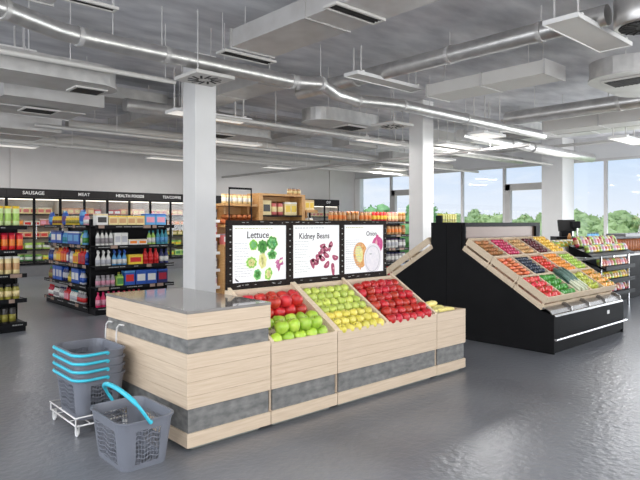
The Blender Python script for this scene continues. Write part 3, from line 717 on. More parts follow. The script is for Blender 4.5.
# lettuce leaves
p, a = poster(0, 'Lettuce', .088, .275, .472, .40, 13, .17, True)
g = MB(); LM = ['lf1', 'lf2', 'lf3', 'lf4', 'lf5', 'halo']
def lettuce(cx, cz, rx, rz, m, m2, fr_=.06, k=7, rot=0):
    blob(g, cx, cz, rx * 1.16, rz * 1.14, 5, rot, fr_, k, -.0046)
    blob(g, cx, cz, rx, rz, m, rot, fr_ * 1.4, k, -.0054)
    for i in range(5):
        t_ = i * 1.25 + cx * 30; blob(g, cx + rx * .42 * math.cos(t_), cz + rz * .42 * math.sin(t_), rx * .33, rz * .33, m2, rot + i, fr_ * 2, 5, -.0060, 20)
lettuce(a + .225, .385, .042, .047, 0, 3, .05, 5); lettuce(a + .325, .368, .052, .058, 1, 1, .07, 9); lettuce(a + .437, .398, .058, .060, 1, 3, .06, 6, .6)
lettuce(a + .435, .290, .050, .042, 3, 1, .07, 5); lettuce(a + .205, .228, .056, .048, 0, 2, .06, 9); lettuce(a + .327, .240, .042, .066, 2, 2, .05, 6)
lettuce(a + .270, .118, .040, .048, 3, 1, .05, 6); lettuce(a + .393, .118, .040, .054, 0, 2, .06, 5, -.3)
blob(g, a + .520, .215, .05, .034, 4, .7, .22, 4, -.0054); blob(g, a + .515, .182, .016, .045, 4, -.1, .08, 3, -.0056); blob(g, a + .535, .225, .022, .013, 5, .7, .1, 4, -.006)
g.build('lettuce_picture', LM, p)
g = MB(); blob(g, a + .04, .085, .006, .014, 0, .5); blob(g, a + .055, .075, .014, .006, 0, -.5); g.build('small_emblem', 'ink', p)
# kidney beans
p, a = poster(1, 'Kidney Beans', .080, .275, .452, .36, 12, .19)
g = MB()
def bean(cx, cz, L_, W_, rot):
    c = lambda x, z: (x, z + .35 * W_ * (x / L_) ** 2 - .12 * W_)
    blob(g, cx, cz, L_, W_, 0, rot, 0, 0, -.0048, 28, 0, c); blob(g, cx + .12 * W_, cz + .2 * W_, L_ * .4, W_ * .16, 1, rot, 0, 0, -.0056, 20, 0, c)
for q in ((.385, .352, .036, .022, .2), (.495, .365, .030, .024, .9), (.385, .300, .034, .022, -.3), (.425, .325, .040, .021, -.6), (.432, .262, .042, .023, -.6), (.350, .268, .022, .036, .3), (.375, .232, .043, .024, -.5),
          (.315, .235, .021, .040, .15), (.285, .200, .046, .025, -.5), (.250, .188, .024, .045, .3), (.440, .165, .042, .025, .7), (.525, .118, .022, .062, .12), (.555, .232, .040, .024, -.25), (.480, .330, .018, .030, -.2)):
    bean(a + q[0], q[1], q[2] * 1.08, q[3] * 1.12, q[4])
g.build('kidney_bean_picture', ['bean', 'beanhi'], p)
# onions
p, a = poster(2, 'Onion', .070, .415, .465, .26, 13, .24, True)
g = MB()
blob(g, a + .245, .245, .105, .135, 0, .15, .015, 3, -.0046); blob(g, a + .225, .255, .055, .09, 3, .2, .02, 3, -.0050); blob(g, a + .238, .118, .012, .03, 0, .3, 0, 0, -.0050)
blob(g, a + .505, .335, .085, .105, 2, -.5, .02, 3, -.0048); blob(g, a + .505, .425, .020, .034, 2, -.3, .1, 3, -.0050); blob(g, a + .485, .350, .02, .05, 4, -.2, 0, 0, -.0052)
blob(g, a + .435, .200, .138, .165, 1, -.1, .008, 3, -.0056); blob(g, a + .43, .20, .115, .14, 5, -.1, .008, 3, -.0060); blob(g, a + .43, .20, .108, .133, 1, -.1, .008, 3, -.0064); blob(g, a + .40, .25, .022, .008, 5, 0, .1, 3, -.0068)
g.build('onion_picture', ['onb', 'onw', 'onp', 'lf3', 'beanhi', 'greyink'], p)

# ================================================================== SHOPPING BASKETS
def ring(cx, cy, w2, d2, r, n=5):
    pts = []
    for (sx_, sy_, a0) in ((1, -1, -PI / 2), (1, 1, 0), (-1, 1, PI / 2), (-1, -1, PI)):
        for i in range(n + 1):
            a = a0 + (PI / 2) * i / n; pts.append((cx + sx_ * (w2 - r) + r * math.cos(a), cy + sy_ * (d2 - r) + r * math.sin(a)))
    return pts
BX, BY, BH = .195, .272, .325
def shell(z, inset=0.0):
    k = z / BH; return (BX * (.80 + .20 * k) - inset, BY * (.82 + .18 * k) - inset, .06 + .03 * k)
def basket(label, loc, fold, group=None, rz=0):
    t = thing('shopping_basket', label, 'shopping basket', loc, rz, group)
    b = MB()
    def loft(levels, close_bottom=False, smooth=False):
        rings = [[(x, y, z) for x, y in ring(0, 0, *shell(z, ins))] for z, ins in levels]
        n = len(rings[0]); vs = [p for r in rings for p in r]; fs = []
        for i in range(len(rings) - 1):
            for k in range(n): fs.append((i * n + k, i * n + (k + 1) % n, (i + 1) * n + (k + 1) % n, (i + 1) * n + k))
        if close_bottom: fs.append(tuple(range(n))[::-1])
        b.add(vs, fs, 0, smooth)
    loft([(.0, .0), (.035, .0), (.035, .006), (.008, .006)], True)
    loft([(.008, .006), (.0081, .19)])
    loft([(.262, .005), (.262, 0), (.314, -.001), (.316, -.009), (.327, -.009), (.327, .004), (.262, .006)])
    # solid rounded corners
    for (sx_, sy_) in ((1, -1), (1, 1), (-1, 1), (-1, -1)):
        vs = []; fs = []; m_ = 13
        for iz, z in enumerate((.03, .11, .19, .262)):
            w2, d2, r = shell(z); cx, cy = sx_ * (w2 - r), sy_ * (d2 - r)
            a0 = math.atan2(sy_, sx_) - PI / 4
            line = [(sx_ * (w2), cy - sy_ * .035)] if False else []
            pts = [(cx + r * math.cos(a0 + PI / 2 * i / 8), cy + r * math.sin(a0 + PI / 2 * i / 8)) for i in range(9)]
            first, last = pts[0], pts[-1]
            e0 = (-math.cos(a0 + PI / 2), -math.sin(a0 + PI / 2)); e1 = (-math.cos(a0), -math.sin(a0))
            pts = [(first[0] + e0[0] * .015, first[1] + e0[1] * .015)] + pts + [(last[0] + e1[0] * .015, last[1] + e1[1] * .015)]
            cnt_ = len(pts)
            vs += [(x, y, z) for x, y in pts] + [(x * .975, y * .98, z) for x, y in pts]
        for iz in range(3):
            for k in range(cnt_ - 1):
                for o_ in (0, cnt_):
                    q = iz * 2 * cnt_ + o_ + k; fs.append((q, q + 1, q + 1 + 2 * cnt_, q + 2 * cnt_))
        b.add(vs, fs, 0, True)
    b.build('body', 'bgrey', t)
    # lattice walls
    g = MB()
    def wall(axis, s_):
        for i in range(8):
            z = .04 + .215 * i / 7; pts = []
            for k in range(9):
                u = (k / 8 - .5); w2, d2, r = shell(z)
                half = (d2 if axis == 'x' else w2) - r - .008
                zz = z + .009 * math.sin(k * PI / 2)
                off = (w2 if axis == 'x' else d2) - .003
                pts.append((s_ * off, u * 2 * half, zz) if axis == 'x' else (u * 2 * half, s_ * off, zz))
            g.tube(pts, .0034, 5)
        nb = 13 if axis == 'x' else 9
        for k in range(nb):
            pts = []
            for i in range(5):
                z = .03 + .23 * i / 4; w2, d2, r = shell(z); half = (d2 if axis == 'x' else w2) - r - .005
                u = (k + .5) / nb - .5 + .022 * math.sin(i * PI / 2); u = max(-.5, min(.5, u))
                off = (w2 if axis == 'x' else d2) - .003
                pts.append((s_ * off, u * 2 * half, z) if axis == 'x' else (u * 2 * half, s_ * off, z))
            g.tube(pts, .0028, 5)
    for ax in ('x', 'y'):
        for s_ in (-1, 1): wall(ax, s_)
    g.build('lattice', 'bgrey', t)
    # handle: pivots in the middle of the two short sides
    w2, d2, r = shell(.305); d2 += .014
    h = MB()
    if fold == 'down':
        pts = [(.03, -d2, .315)]
        outer = ring(0, 0, w2 + .016, d2, r + .012, 6)
        left = [p for p in outer if p[0] < .0]
        left = sorted(left, key=lambda p: math.atan2(p[1], -p[0]))
        pts += [(x, y, .311) for x, y in left] + [(.03, d2, .315)]
        h.tube(pts, .0115, 8)
    else:
        pts = []
        for i in range(17):
            a = PI * i / 16; y = -d2 * math.cos(a) ; hh = .205 * (abs(math.sin(a)) ** .55)
            pts.append((-.62 * hh, y, .305 + hh * .98))
        h.tube(pts, .011, 8, rs=[.016 if 2 < i < 14 else .011 for i in range(17)])
    for s_ in (-1, 1): h.lathe([(.014, -.006), (.014, .006)], 10, 0, T((.03 if fold == 'down' else 0), s_ * d2, .31) @ Matrix.Rotation(PI / 2, 4, 'X'))
    h.build('handle', 'cyan', t)
    return t
fb = basket('grey basket with raised turquoise handle standing alone on the floor', (1.72, 3.79, .0), 'up', None, 0)
SX, SY = 1.765, 4.66
st0 = basket('lowest grey basket of the stack, fully seen down to the trolley', (SX, SY, .105), 'down')
for k, lab in enumerate(('grey basket second from the bottom of the stack on the trolley', 'grey basket third from the bottom of the stack on the trolley', 'topmost empty grey basket of the stack on the trolley')):
    dup(st0, (SX, SY, .105 + .062 * (k + 1)), None, lab)
# trolley
tr = thing('basket_trolley', 'white wire trolley on casters carrying the stack of baskets', 'trolley', (SX, SY, 0))
tx, ty = .2, .27
MB().tube([(-tx, -ty, .085), (tx, -ty, .085), (tx, ty, .085), (-tx, ty, .085)], .007, 8, closed=True).build('base_frame', 'wire', tr)
MB().tube([(-tx - .012, -ty - .012, .15), (tx, -ty - .012, .15), (tx, ty + .012, .15), (-tx - .012, ty + .012, .15)], .006, 8, closed=True).build('guard_rail', 'wire', tr)
g = MB()
for px, py in ((-tx - .006, -ty - .006), (tx, -ty - .006), (tx, ty + .006), (-tx - .006, ty + .006)): g.tube([(px, py, .085), (px, py, .15)], .006, 6)
for q in (-.1, 0, .1): g.tube([(q, -ty, .092), (q, ty, .092)], .0045, 6)
for q in (-.13, .13): g.tube([(-tx, q, .092), (tx, q, .092)], .0045, 6)
g.build('wire_floor', 'wire', tr)
for px in (-tx + .015, tx - .015):
    for py in (-ty + .02, ty - .02):
        c = MB().box(px - .012, px - .008, py - .012, py + .02, .022, .085).box(px + .008, px + .012, py - .012, py + .02, .022, .085).build('caster_fork', 'wire', tr)
        MB().lathe([(.026, -.007), (.029, -.004), (.029, .004), (.026, .007)], 14, 0, T(px, py + .012, .029) @ Matrix.Rotation(PI / 2, 4, 'Y')).build('wheel', 'white', c)
hp = []
for yy in (.01, .23):
    g = MB().tube([(tx + .005, yy, .085), (tx + .018, yy, .4), (tx + .024, yy, .69), (tx + .026, yy - .012, .735), (tx + .028, yy - .05, .762), (tx + .028, yy - .13, .768)], .0075, 8)
    g.build('push_handle', 'wire', tr)

# ================================================================== BLACK DOUBLE PRODUCE CHILLER
CX0, CX1 = 6.82, 9.0
CW = CX1 - CX0
YM = 4.825
prof = [(3.30, 0.0), (3.30, .05), (3.271, .05), (3.271, .452), (3.46, .485), (4.588, 1.19), (4.588, 1.585), (YM - .004, 1.585), (YM - .004, 0)]
def chiller(label, mirror):
    t = thing('produce_chiller', label, 'produce chiller', (CX0, YM, 0))
    s = -1 if mirror else 1
    def PR(pts): return [(s * (y - YM), z) for y, z in pts]
    MB().prism(PR(prof), .026, CW - .026, 'x').build('body', 'black', t)
    out = [(3.271, .0), (3.271, .468), (3.45, .515), (4.588, 1.225), (4.588, 1.6), (YM - .003, 1.6), (YM - .003, 0)]
    for a in (0, CW - .025): MB().prism(PR(out), a, a + .025, 'x').build('side_panel', 'black', t)
    g = MB()
    y = s * (3.271 - YM)
    g.tube([(-.012, y - s * .035, .18), (CW + .012, y - s * .035, .18)], .016, 10)
    for px in (.02, CW / 3, 2 * CW / 3, CW - .02): g.box(px - .015, px + .015, min(y, y - s * .035), max(y, y - s * .035), .17, .19)
    g.build('bumper_rail', 'chrome', t)
    # canopy with mirror at the back of the crates
    ym = s * (4.588 - YM)
    c = MB()
    ya, yb = sorted((ym, ym - s * .05))
    c.box(.025, CW - .025, ya, yb, 1.545, 1.6).box(.025, .05, ya, yb, 1.23, 1.5445).box(CW - .15, CW - .025, ya, yb, 1.23, 1.5445)
    c.build('canopy_frame', 'blackm', t)
    ya, yb = sorted((ym - s * .004, ym - s * .014)); MB().box(.05, CW - .15, ya, yb, 1.26, 1.54).build('mirror', 'mirror', t)
    # curved metal fence along the front ledge
    pts = [(3.300, .475), (3.335, .520), (3.385, .545), (3.44, .55), (3.44, .54), (3.388, .535), (3.343, .512), (3.312, .472)]
    for i in range(4):
        a = .03 + (CW - .06) * i / 4; b2 = .03 + (CW - .06) * (i + 1) / 4 - .02
        o = MB().prism(PR(pts), a, b2, 'x').build('front_fence', 'acryl', t)
        e = MB().prism(PR([(3.290, .462), (3.30, .53), (3.38, .575), (3.44, .58), (3.44, .55), (3.3, .462)]), b2 + .001, b2 + .019, 'x').build('fence_bracket', 'acryl', o)
    MB().prism(PR([(3.262, .452), (3.275, .475), (3.33, .482), (3.33, .470), (3.28, .46)]), .026, CW - .026, 'x').build('ledge_trim', 'acryl', t)
    if not mirror:
        MB().box(CW * .73, CW * .73 + .075, y - s * .003, y + .001, .325, .375).build('badge', 'signtxt', t)['label'] = 'small pale red badge'
    return t
chiller('black open produce chiller facing the aisle, heaped with crates of vegetables', False)
chiller('matching black chiller behind, its back to the first one', True)

SA = math.atan2(1.221 - .515, 4.588 - 3.45); SLEN = math.hypot(1.221 - .515, 4.588 - 3.45)
CWD = (CW - .04) / 5; CL = SLEN / 3
def crate(label, ix, iv, mirror=False, group=None):
    s = -1 if mirror else 1
    v = iv * CL
    y = 3.45 + v * math.cos(SA); z = .515 + v * math.sin(SA) + .004
    x = CX0 + .02 + ix * CWD
    if mirror: y = 2 * YM - y; x += CWD - .004
    t = thing('wooden_crate', label, 'crate', (x, y, z), 0, group, rot=(SA, 0, 0) if not mirror else (SA, 0, PI))
    w, l, h, k = CWD - .004, CL - .005, .19, .012
    MB().box(.013, w - .013, .013, l - .013, .0, .01).build('bottom', 'cratewood', t)
    for (a0, a1, b0, b1) in ((0, w, 0, k), (0, w, l - k, l), (0, k, k, l - k), (w - k, w, k, l - k)):
        MB().bbox(a0, a1, b0, b1, .0, .070, .002).bbox(a0, a1, b0, b1, .100, h, .002).build('slat_side', 'cratewood', t)
    c = MB()
    for px in (k, w - k - .02):
        for py in (k, l - k - .02): c.box(px, px + .02, py, py + .02, .01, h - .002)
    c.build('corner_post', 'cratewood', t)
    return t, Matrix.Translation((x, y, z)) @ t.rotation_euler.to_matrix().to_4x4()

def potato(name, m, r, seed, sx_=1.3):
    o = fruit(name, ball_prof(r, .8), m, 12, None, .06, seed); o.data.transform(Matrix.Diagonal((sx_, 1.0, 1.0, 1))); return o
PRO = {}
PRO['brown'] = (potato('potato', 'brownpot', .031, 1), .031, 1.3); PRO['tan'] = (potato('potato', 'tanpot', .031, 2), .031, 1.3)
o = fruit('radish', ball_prof(.030, 1.05), 'pinkrad', 12); MB().tube([(0, 0, -.028), (0, 0, -.045), (.004, 0, -.06)], .003, 5, rs=[.006, .003, .001]).build('root', 'leekwhite', o); PRO['radish'] = (o, .031, 1)
PRO['darkred'] = (fruit('beetroot', ball_prof(.033, .92), 'darkred', 12, [(0, 0, .026), (.004, 0, .045)]), .034, 1)
PRO['lemon'] = (fruit('lemon', [(.002, -.046), (.008, -.041), (.022, -.03), (.031, -.01), (.031, .01), (.022, .03), (.008, .041), (.002, .046)], 'lemon', 12), .033, 1.2)
PRO['carrot'] = (fruit('sweet_potato', [(.002, -.075), (.012, -.06), (.022, -.02), (.025, .02), (.018, .05), (.004, .068)], 'carrot', 10, None, .05, 3), .026, 2.6)
PRO['plum'] = (fruit('plum', ball_prof(.028, 1.12), 'plum', 12), .030, 1)
PRO['tomato'] = (fruit('tomato', ball_prof(.032, .86), 'tomato', 12, [(0, 0, .024), (.002, 0, .032)], 0, 0, 'greenleaf'), .033, 1)
PRO['orange'] = (fruit('orange', ball_prof(.034, .98), 'orange', 12), .035, 1)
PRO['lime'] = (fruit('lime', ball_prof(.029, 1.12), 'lime', 12), .031, 1)
def pepper(m):
    mb = MB().lathe([(.006, -.045), (.022, -.046), (.030, -.03), (.036, 0), (.037, .022), (.028, .036), (.012, .032), (.003, .027)], 16)
    mb.v = [(x * (1 + .10 * math.cos(4 * math.atan2(y, x))), y * (1 + .10 * math.cos(4 * math.atan2(y, x))), z) for x, y, z in mb.v]
    o = mb.build('bell_pepper', m); MB().tube([(0, 0, .027), (.003, 0, .045), (.010, 0, .052)], .004, 6).build('stem', 'greenleaf', o); return o
PRO['redpep'] = (pepper('redpep'), .038, 1.1); PRO['greenpep'] = (pepper('greenpep'), .038, 1.1); PRO['orangepep'] = (pepper('orangepep'), .038, 1.1)
PRO['pear'] = (fruit('pear', [(.004, -.036), (.022, -.036), (.033, -.02), (.034, -.002), (.025, .022), (.015, .042), (.006, .050), (.001, .049)], 'pear', 12, [(0, 0, .049), (.004, 0, .066)]), .035, 1.1)
used = set()
def fill(key, Mx, label, cat, group, nl=2, long_=False, umin=.016, umax=None, top=.202):
    o, r, k = PRO[key]; umax = umax or CWD - .02; l = CL - .02
    pu = 2 * r * (k if long_ else 1.0) * 1.02; pv = 2 * r * 1.02 if long_ else 2 * r * max(1, k) * 1.0
    if k > 1.2 and not long_: pu = 2 * r * 1.05
    nu = max(1, int((umax - umin) / pu)); nv = max(1, int((l - .012) / pv))
    for lay in range(nl):
        w_ = top - r - (nl - 1 - lay) * r * 1.55
        inn = (lay % 2) * .5
        mu, mv = (nu - (1 if lay % 2 and nu > 2 else 0)), (nv - (1 if lay % 2 and nv > 2 else 0))
        if w_ < r + .008: continue
        for i in range(mv):
            for j in range(mu):
                u = umin + (umax - umin) * (j + .5 + inn * (1 if nu > 2 else 0)) / nu
                v = .012 + (l - .006) * (i + .5 + inn * (1 if nv > 2 else 0)) / nv
                p = Mx @ Vector((u + rp_.uniform(-.002, .002), v + rp_.uniform(-.002, .002), w_ + rp_.uniform(-.003, .003)))
                if long_: e = Matrix.Rotation(PI / 2, 3, 'Y') @ Matrix.Rotation(rp_.uniform(0, 6), 3, 'Z'); rot = (Matrix.Rotation(SA, 3, 'X') @ Matrix.Rotation(rp_.uniform(-.12, .12), 3, 'Z') @ e).to_euler()
                else: rot = (rp_.uniform(-.6, .6) + SA, rp_.uniform(-.6, .6), rp_.uniform(0, 6))
                if key not in used:
                    used.add(key); o.location = p; o.rotation_euler = rot; tag(o, label, cat, group)
                else: dup(o, p, rot, label, group)
ROWS = ('front', 'middle', 'back')
PLAN = {  # (column, row): produce, words
    (0, 0): ('redpep', 'red bell pepper', 'pepper'), (1, 0): ('greenpep', 'green bell pepper', 'pepper'), (2, 0): (None, 'leeks', ''), (3, 0): ('pear', 'yellow green pear', 'pear'), (4, 0): ('orangepep', 'yellow orange bell pepper', 'pepper'),
    (0, 1): ('carrot', 'orange sweet potato', 'sweet potato'), (1, 1): ('plum', 'dark blue plum', 'plum'), (2, 1): ('tomato', 'ripe red tomato', 'tomato'), (3, 1): ('orange', 'orange', 'orange'), (4, 1): ('lime', 'bright green lime', 'lime'),
    (0, 2): ('brown', 'brown potato', 'potato'), (1, 2): ('radish', 'crimson pink radish', 'radish'), (2, 2): ('tan', 'tan potato', 'potato'), (3, 2): ('darkred', 'dark red beetroot', 'beetroot'), (4, 2): ('lemon', 'yellow lemon', 'lemon')}
for iv in (0, 1, 2):
    for ix in range(5):
        key, wd, cat = PLAN[(ix, iv)]
        pl = wd + ('es' if wd.endswith('to') else '' if wd == 'leeks' else 's')
        t, Mx = crate('slatted wooden crate of %s in the %s row of the chiller' % (pl, ROWS[iv]), ix, iv, False)
        if key: fill(key, Mx, '%s in the %s row crate of the black chiller' % (wd, ROWS[iv]), cat, pl + ' in the chiller', 1 if key in ('redpep', 'greenpep', 'orangepep', 'orange', 'lemon') else 2, key == 'carrot')
        else:
            # leeks: long stalks lying up the slope
            lk = MB().tube([(0, -.20, 0), (0, -.13, .004), (0, -.04, .006)], .014, 10, rs=[.017, .014, .015]).build('leek', 'leekwhite')
            tag(lk, 'blue green leek lying up the slope in the front row crate', 'leek', 'leeks')
            for q, (dx, dz) in enumerate(((0, .0), (.018, .010), (-.018, .008), (.008, .02), (-.01, .018))):
                lf = MB(); n_ = 9
                vs = []
                for i in range(n_):
                    s_ = i / (n_ - 1); wv = .017 * (1 - s_ ** 3) + .003; y = -.06 + .30 * s_; zz = .004 + dz * 1.2 * math.sin(s_ * 2.2); xx = dx * s_ * 1.6
                    vs += [(xx - wv, y, zz + .004), (xx, y, zz - .002), (xx + wv, y, zz + .004), (xx, y, zz + .001)]
                fs = [(i * 4 + k, i * 4 + (k + 1) % 4, i * 4 + 4 + (k + 1) % 4, i * 4 + 4 + k) for i in range(n_ - 1) for k in range(4)]
                lf.add(vs, fs + [(0, 1, 2, 3), tuple(range(n_ * 4 - 4, n_ * 4))], 0, True); lf.build('leaf', 'leek', lk)
            first = True
            for lay, cnt_ in ((0, 7), (1, 6)):
                for j in range(cnt_):
                    u = .05 + (CWD - .10) * (j + .5 * lay) / 6; p = Mx @ Vector((u, .235 + rp_.uniform(-.02, .03), .165 + .034 * lay + .006 * (j % 2)))
                    rot = (SA, 0, rp_.uniform(-.1, .1))
                    if first: lk.location = p; lk.rotation_euler = rot; first = False
                    else: dup(lk, p, rot)
# crates on the rear chiller, seen edge-on
for iv in (0, 1, 2):
    for ix in (0, 1):
        crate('rear slope wooden crate of the black chiller, %s row, %s the side panel' % (ROWS[iv], 'next to' if ix == 0 else 'second from'), ix if False else (ix), iv, True)
# striped packs on top of the chiller
cbx = thing('cereal_box', 'black end box of the yellow striped row on top of the chiller', 'carton', (6.86, 4.99, 1.6))
MB().bbox(0, .03, -.05, .05, 0, .10, .002).build('box', 'blackm', cbx)
pm('yellowpack', (214, 204, 72), (232, 224, 120)); pm('olivepack', (150, 138, 60), (170, 158, 84))
for k in range(6):
    o = MB().bbox(-.022, .022, -.05, .05, 0, .125, .003).bbox(-.0225, .0225, -.051, .051, .03, .045, .001, 1).build('tea_carton', ['yellowpack', 'olivepack'])
    o.location = (6.92 + k * .058, 4.99, 1.6); tag(o, 'slim yellow carton standing in the row on top of the chiller', 'carton', 'yellow cartons on the chiller')

# ================================================================== SHELF UNITS AND PRODUCTS
def colr(k, c, rough=.4):
    if k not in M: M[k] = mat('pack_' + k, c, rough, var=.05, scale=12)
    return k
for k, c in (('p_white', (226, 224, 218)), ('p_cream', (226, 206, 150)), ('p_blue', (34, 82, 170)), ('p_sky', (92, 158, 206)), ('p_navy', (28, 34, 92)), ('p_red', (206, 34, 36)), ('p_crim', (168, 22, 52)), ('p_pink', (218, 150, 168)), ('p_mag', (206, 36, 92)),
             ('p_yel', (232, 196, 54)), ('p_org', (230, 128, 40)), ('p_lime', (170, 206, 96)), ('p_pale', (206, 226, 158)), ('p_green', (72, 140, 66)), ('p_teal', (54, 142, 158)), ('p_grey', (150, 144, 146)), ('p_purp', (98, 52, 110)), ('p_brown', (120, 74, 46)), ('p_tan', (196, 152, 104)),
             ('p_olive', (140, 132, 52)), ('p_amber', (158, 104, 40)), ('p_dark', (48, 44, 42)), ('p_peach', (224, 160, 130)), ('p_silver', (190, 190, 196)), ('p_rose', (206, 108, 104))): colr(k, c)
PM = {}
def pk(kind, w_, d, h, body, label='p_white', cap='p_white'):
    """one product mesh, base at z=0, facing -y"""
    key = (kind, round(w_, 3), round(d, 3), round(h, 3), body, label, cap)
    if key in PM: return PM[key]
    mb = MB(); r = min(w_, d) / 2
    if kind == 'bottle':
        mb.lathe([(r * .96, 0), (r, .01), (r, .55 * h), (r * .9, .64 * h), (r * .42, .8 * h), (r * .38, .86 * h), (r * .42, .865 * h), (r * .42, h)], 12, 0, None, True, [0, 0, 0, 0, 0, 2, 2, 2])
        mb.lathe([(r * 1.02, .14 * h), (r * 1.02, .5 * h)], 12, 1)
    elif kind == 'jug':
        mb.bbox(-w_ / 2, w_ / 2, -d / 2, d / 2, 0, .72 * h, r * .3, 0); mb.lathe([(r * .6, .70 * h), (r * .36, .84 * h), (r * .36, h)], 10, 0, None, True, [0, 2, 2]); mb.bbox(-w_ * .42, w_ * .42, -d / 2 - .002, -d / 2 + .01, .12 * h, .56 * h, .001, 1)
        mb.tube([(w_ * .2, 0, .72 * h), (w_ * .42, 0, .85 * h), (w_ * .46, 0, .7 * h), (w_ * .44, 0, .5 * h)], .007, 6)
    elif kind == 'spray':
        mb.lathe([(r * .9, 0), (r, .01), (r, .45 * h), (r * .6, .62 * h), (r * .34, .72 * h), (r * .34, .8 * h)], 10)
        mb.lathe([(r * 1.02, .1 * h), (r * 1.02, .4 * h)], 10, 1)
        mb.bbox(-.014, .014, -r * 1.1, r * .7, .8 * h, .93 * h, .004, 2); mb.bbox(-.006, .006, -r * .9, -r * .6, .66 * h, .80 * h, .002, 2); mb.bbox(-.012, .012, -r * .2, r * .6, .93 * h, h, .003, 2)
    elif kind == 'jar':
        mb.lathe([(r * .9, 0), (r, .012), (r, .68 * h), (r * .72, .8 * h), (r * .72, .82 * h), (r * .78, .83 * h), (r * .78, h)], 14, 0, None, True, [0, 0, 0, 0, 2, 2, 2]); mb.lathe([(r * 1.015, .18 * h), (r * 1.015, .55 * h)], 14, 1)
    elif kind == 'can':
        mb.lathe([(r * .95, 0), (r, .008), (r, h - .008), (r * .95, h)], 14, 0, None, True, [2, 0, 2]); mb.lathe([(r * 1.01, .12 * h), (r * 1.01, .6 * h)], 14, 1)
    elif kind == 'pouch':
        n_ = 8; vs = []; 
        for i in range(n_ + 1):
            s = i / n_; z = h * s; th = d / 2 * (math.sin(PI * min(1, .12 + s * .88)) ** .6) + .002; ww = w_ / 2 * (1 - .06 * math.sin(PI * s))
            vs += [(-ww, 0, z), (-ww * .5, -th, z), (ww * .5, -th, z), (ww, 0, z), (ww * .5, th, z), (-ww * .5, th, z)]
        for i in range(n_):
            mm = 2 if i >= n_ - 1 else (1 if 2 <= i <= 4 else 0)
            o_ = i * 6; fs = [(o_ + k, o_ + (k + 1) % 6, o_ + 6 + (k + 1) % 6, o_ + 6 + k) for k in range(6)]
            base = len(mb.v)
            for f in fs: mb.f.append(f); mb.m.append(mm); mb.sm.append(True)
        mb.v += vs; mb.f += [(0, 1, 2, 3, 4, 5), tuple(n_ * 6 + k for k in range(6))]; mb.m += [0, 2]; mb.sm += [False, False]
    else:  # box
        mb.bbox(-w_ / 2, w_ / 2, -d / 2, d / 2, 0, h, .004, 0); mb.bbox(-w_ * .38, w_ * .38, -d / 2 - .0015, -d / 2 + .004, h * .25, h * .72, .001, 1); mb.bbox(-w_ * .5 - .001, w_ * .5 + .001, -d / 2 - .001, d / 2 + .001, h * .86, h * .97, .001, 2)
    return PM.setdefault(key, [mb, [body, label, cap], None])
KIND = {'bottle': ('bottle', 'bottle'), 'jug': ('detergent_jug', 'jug'), 'spray': ('spray_bottle', 'spray bottle'), 'jar': ('jar', 'jar'), 'can': ('tin_can', 'can'), 'pouch': ('food_pouch', 'pouch'), 'box': ('carton', 'carton'), 'bag': ('snack_bag', 'bag'), 'tray': ('salad_tray', 'tray')}
def put(kind, dims, cols, loc, rz, label, group, nm=None):
    e = pk(kind, *dims, *cols); nm = nm or KIND[kind][0]
    if e[2] is None: o = e[0].build(nm, e[1]); e[2] = o
    else: o = e[2].copy(); COL.objects.link(o); o.name = nm
    o.location = loc; o.rotation_euler = (0, 0, rz); tag(o, label, KIND[kind][1] if nm == KIND[kind][0] else nm.replace('_', ' '), group)
    return o
def shelf_unit(name, label, cat, loc, rz, W, D, H, zs, m='blackm', tags=True, back=True, base=.12, ends='p', lip=.05):
    """local: x along the front 0..W, y depth 0..D (front at 0)"""
    t = thing(name, label, cat, loc, rz)
    MB().box(.0, W, .02, D, 0, base - .02).build('base', m, t)
    if back: MB().box(0, W, D - .02, D, base - .02, H).build('back_panel', m, t)
    for a in (0, W - .03): MB().box(a, a + .03, D - .06 if ends == 'p' else 0.02, D, base - .02, H).build('upright', m, t)
    rd = random.Random(int(loc[0] * 100 + H * 10))
    for z in zs:
        s = MB().box(.0, W, -.0, D - .02, z - .02, z).build('shelf', m, t)
        g = MB().box(-.005, W + .005, -.022, -.001, z - .052, z + .008, 0)
        x = .04
        while tags and x < W - .1:
            ww = rd.uniform(.06, .2); k = rd.choice((1, 1, 2, 0))
            if k == 1: 
                q = x
                while q < x + ww: l_ = rd.uniform(.012, .03); g.box(q, min(q + l_, W), -.0235, -.021, z - .032, z - .018, 2); q += l_ + .006
            elif k == 2: g.box(x, min(x + ww, W), -.026, -.021, z - .050, z + .004, 1)
            x += ww + .04
        g.build('price_rail', [m, 'tag', 'striptxt'], s)
    return t
def row(unit_loc, rz, z, y, items, label, group, x0=.02, xmax=9):
    """items: list of (kind, dims, colours, count, words); laid left to right; label gets the shelf's words"""
    x = x0; c, s = math.cos(rz), math.sin(rz)
    for kind, dims, cols, n_, wd in items:
        for k in range(n_):
            xx = x + dims[0] / 2
            if xx + dims[0] / 2 > xmax: return
            lx, ly = xx, y + dims[1] / 2 + rp_.uniform(0, .012)
            put(kind, dims, cols, (unit_loc[0] + lx * c - ly * s, unit_loc[1] + lx * s + ly * c, unit_loc[2] + z + .001), rz, wd + ' ' + label, wd + ' ' + group)
            x += dims[0] + .006
        x += .012
SH = [.13, .48, .845, 1.197, 1.55]
SW = {0: 'bottom', 1: 'second', 2: 'third', 3: 'fourth', 4: 'top'}
def rows(unit_loc, rz, table, where, W, y=.03, zs=SH, depth2=False):
    for i, items in table.items():
        row(unit_loc, rz, zs[i], y, items, 'on the %s shelf of %s' % (SW[i] if i not in (1, 2, 3) else {1: 'second lowest', 2: 'middle', 3: 'second highest'}[i], where), 'on %s %d' % (where, i), .03, W - .02)
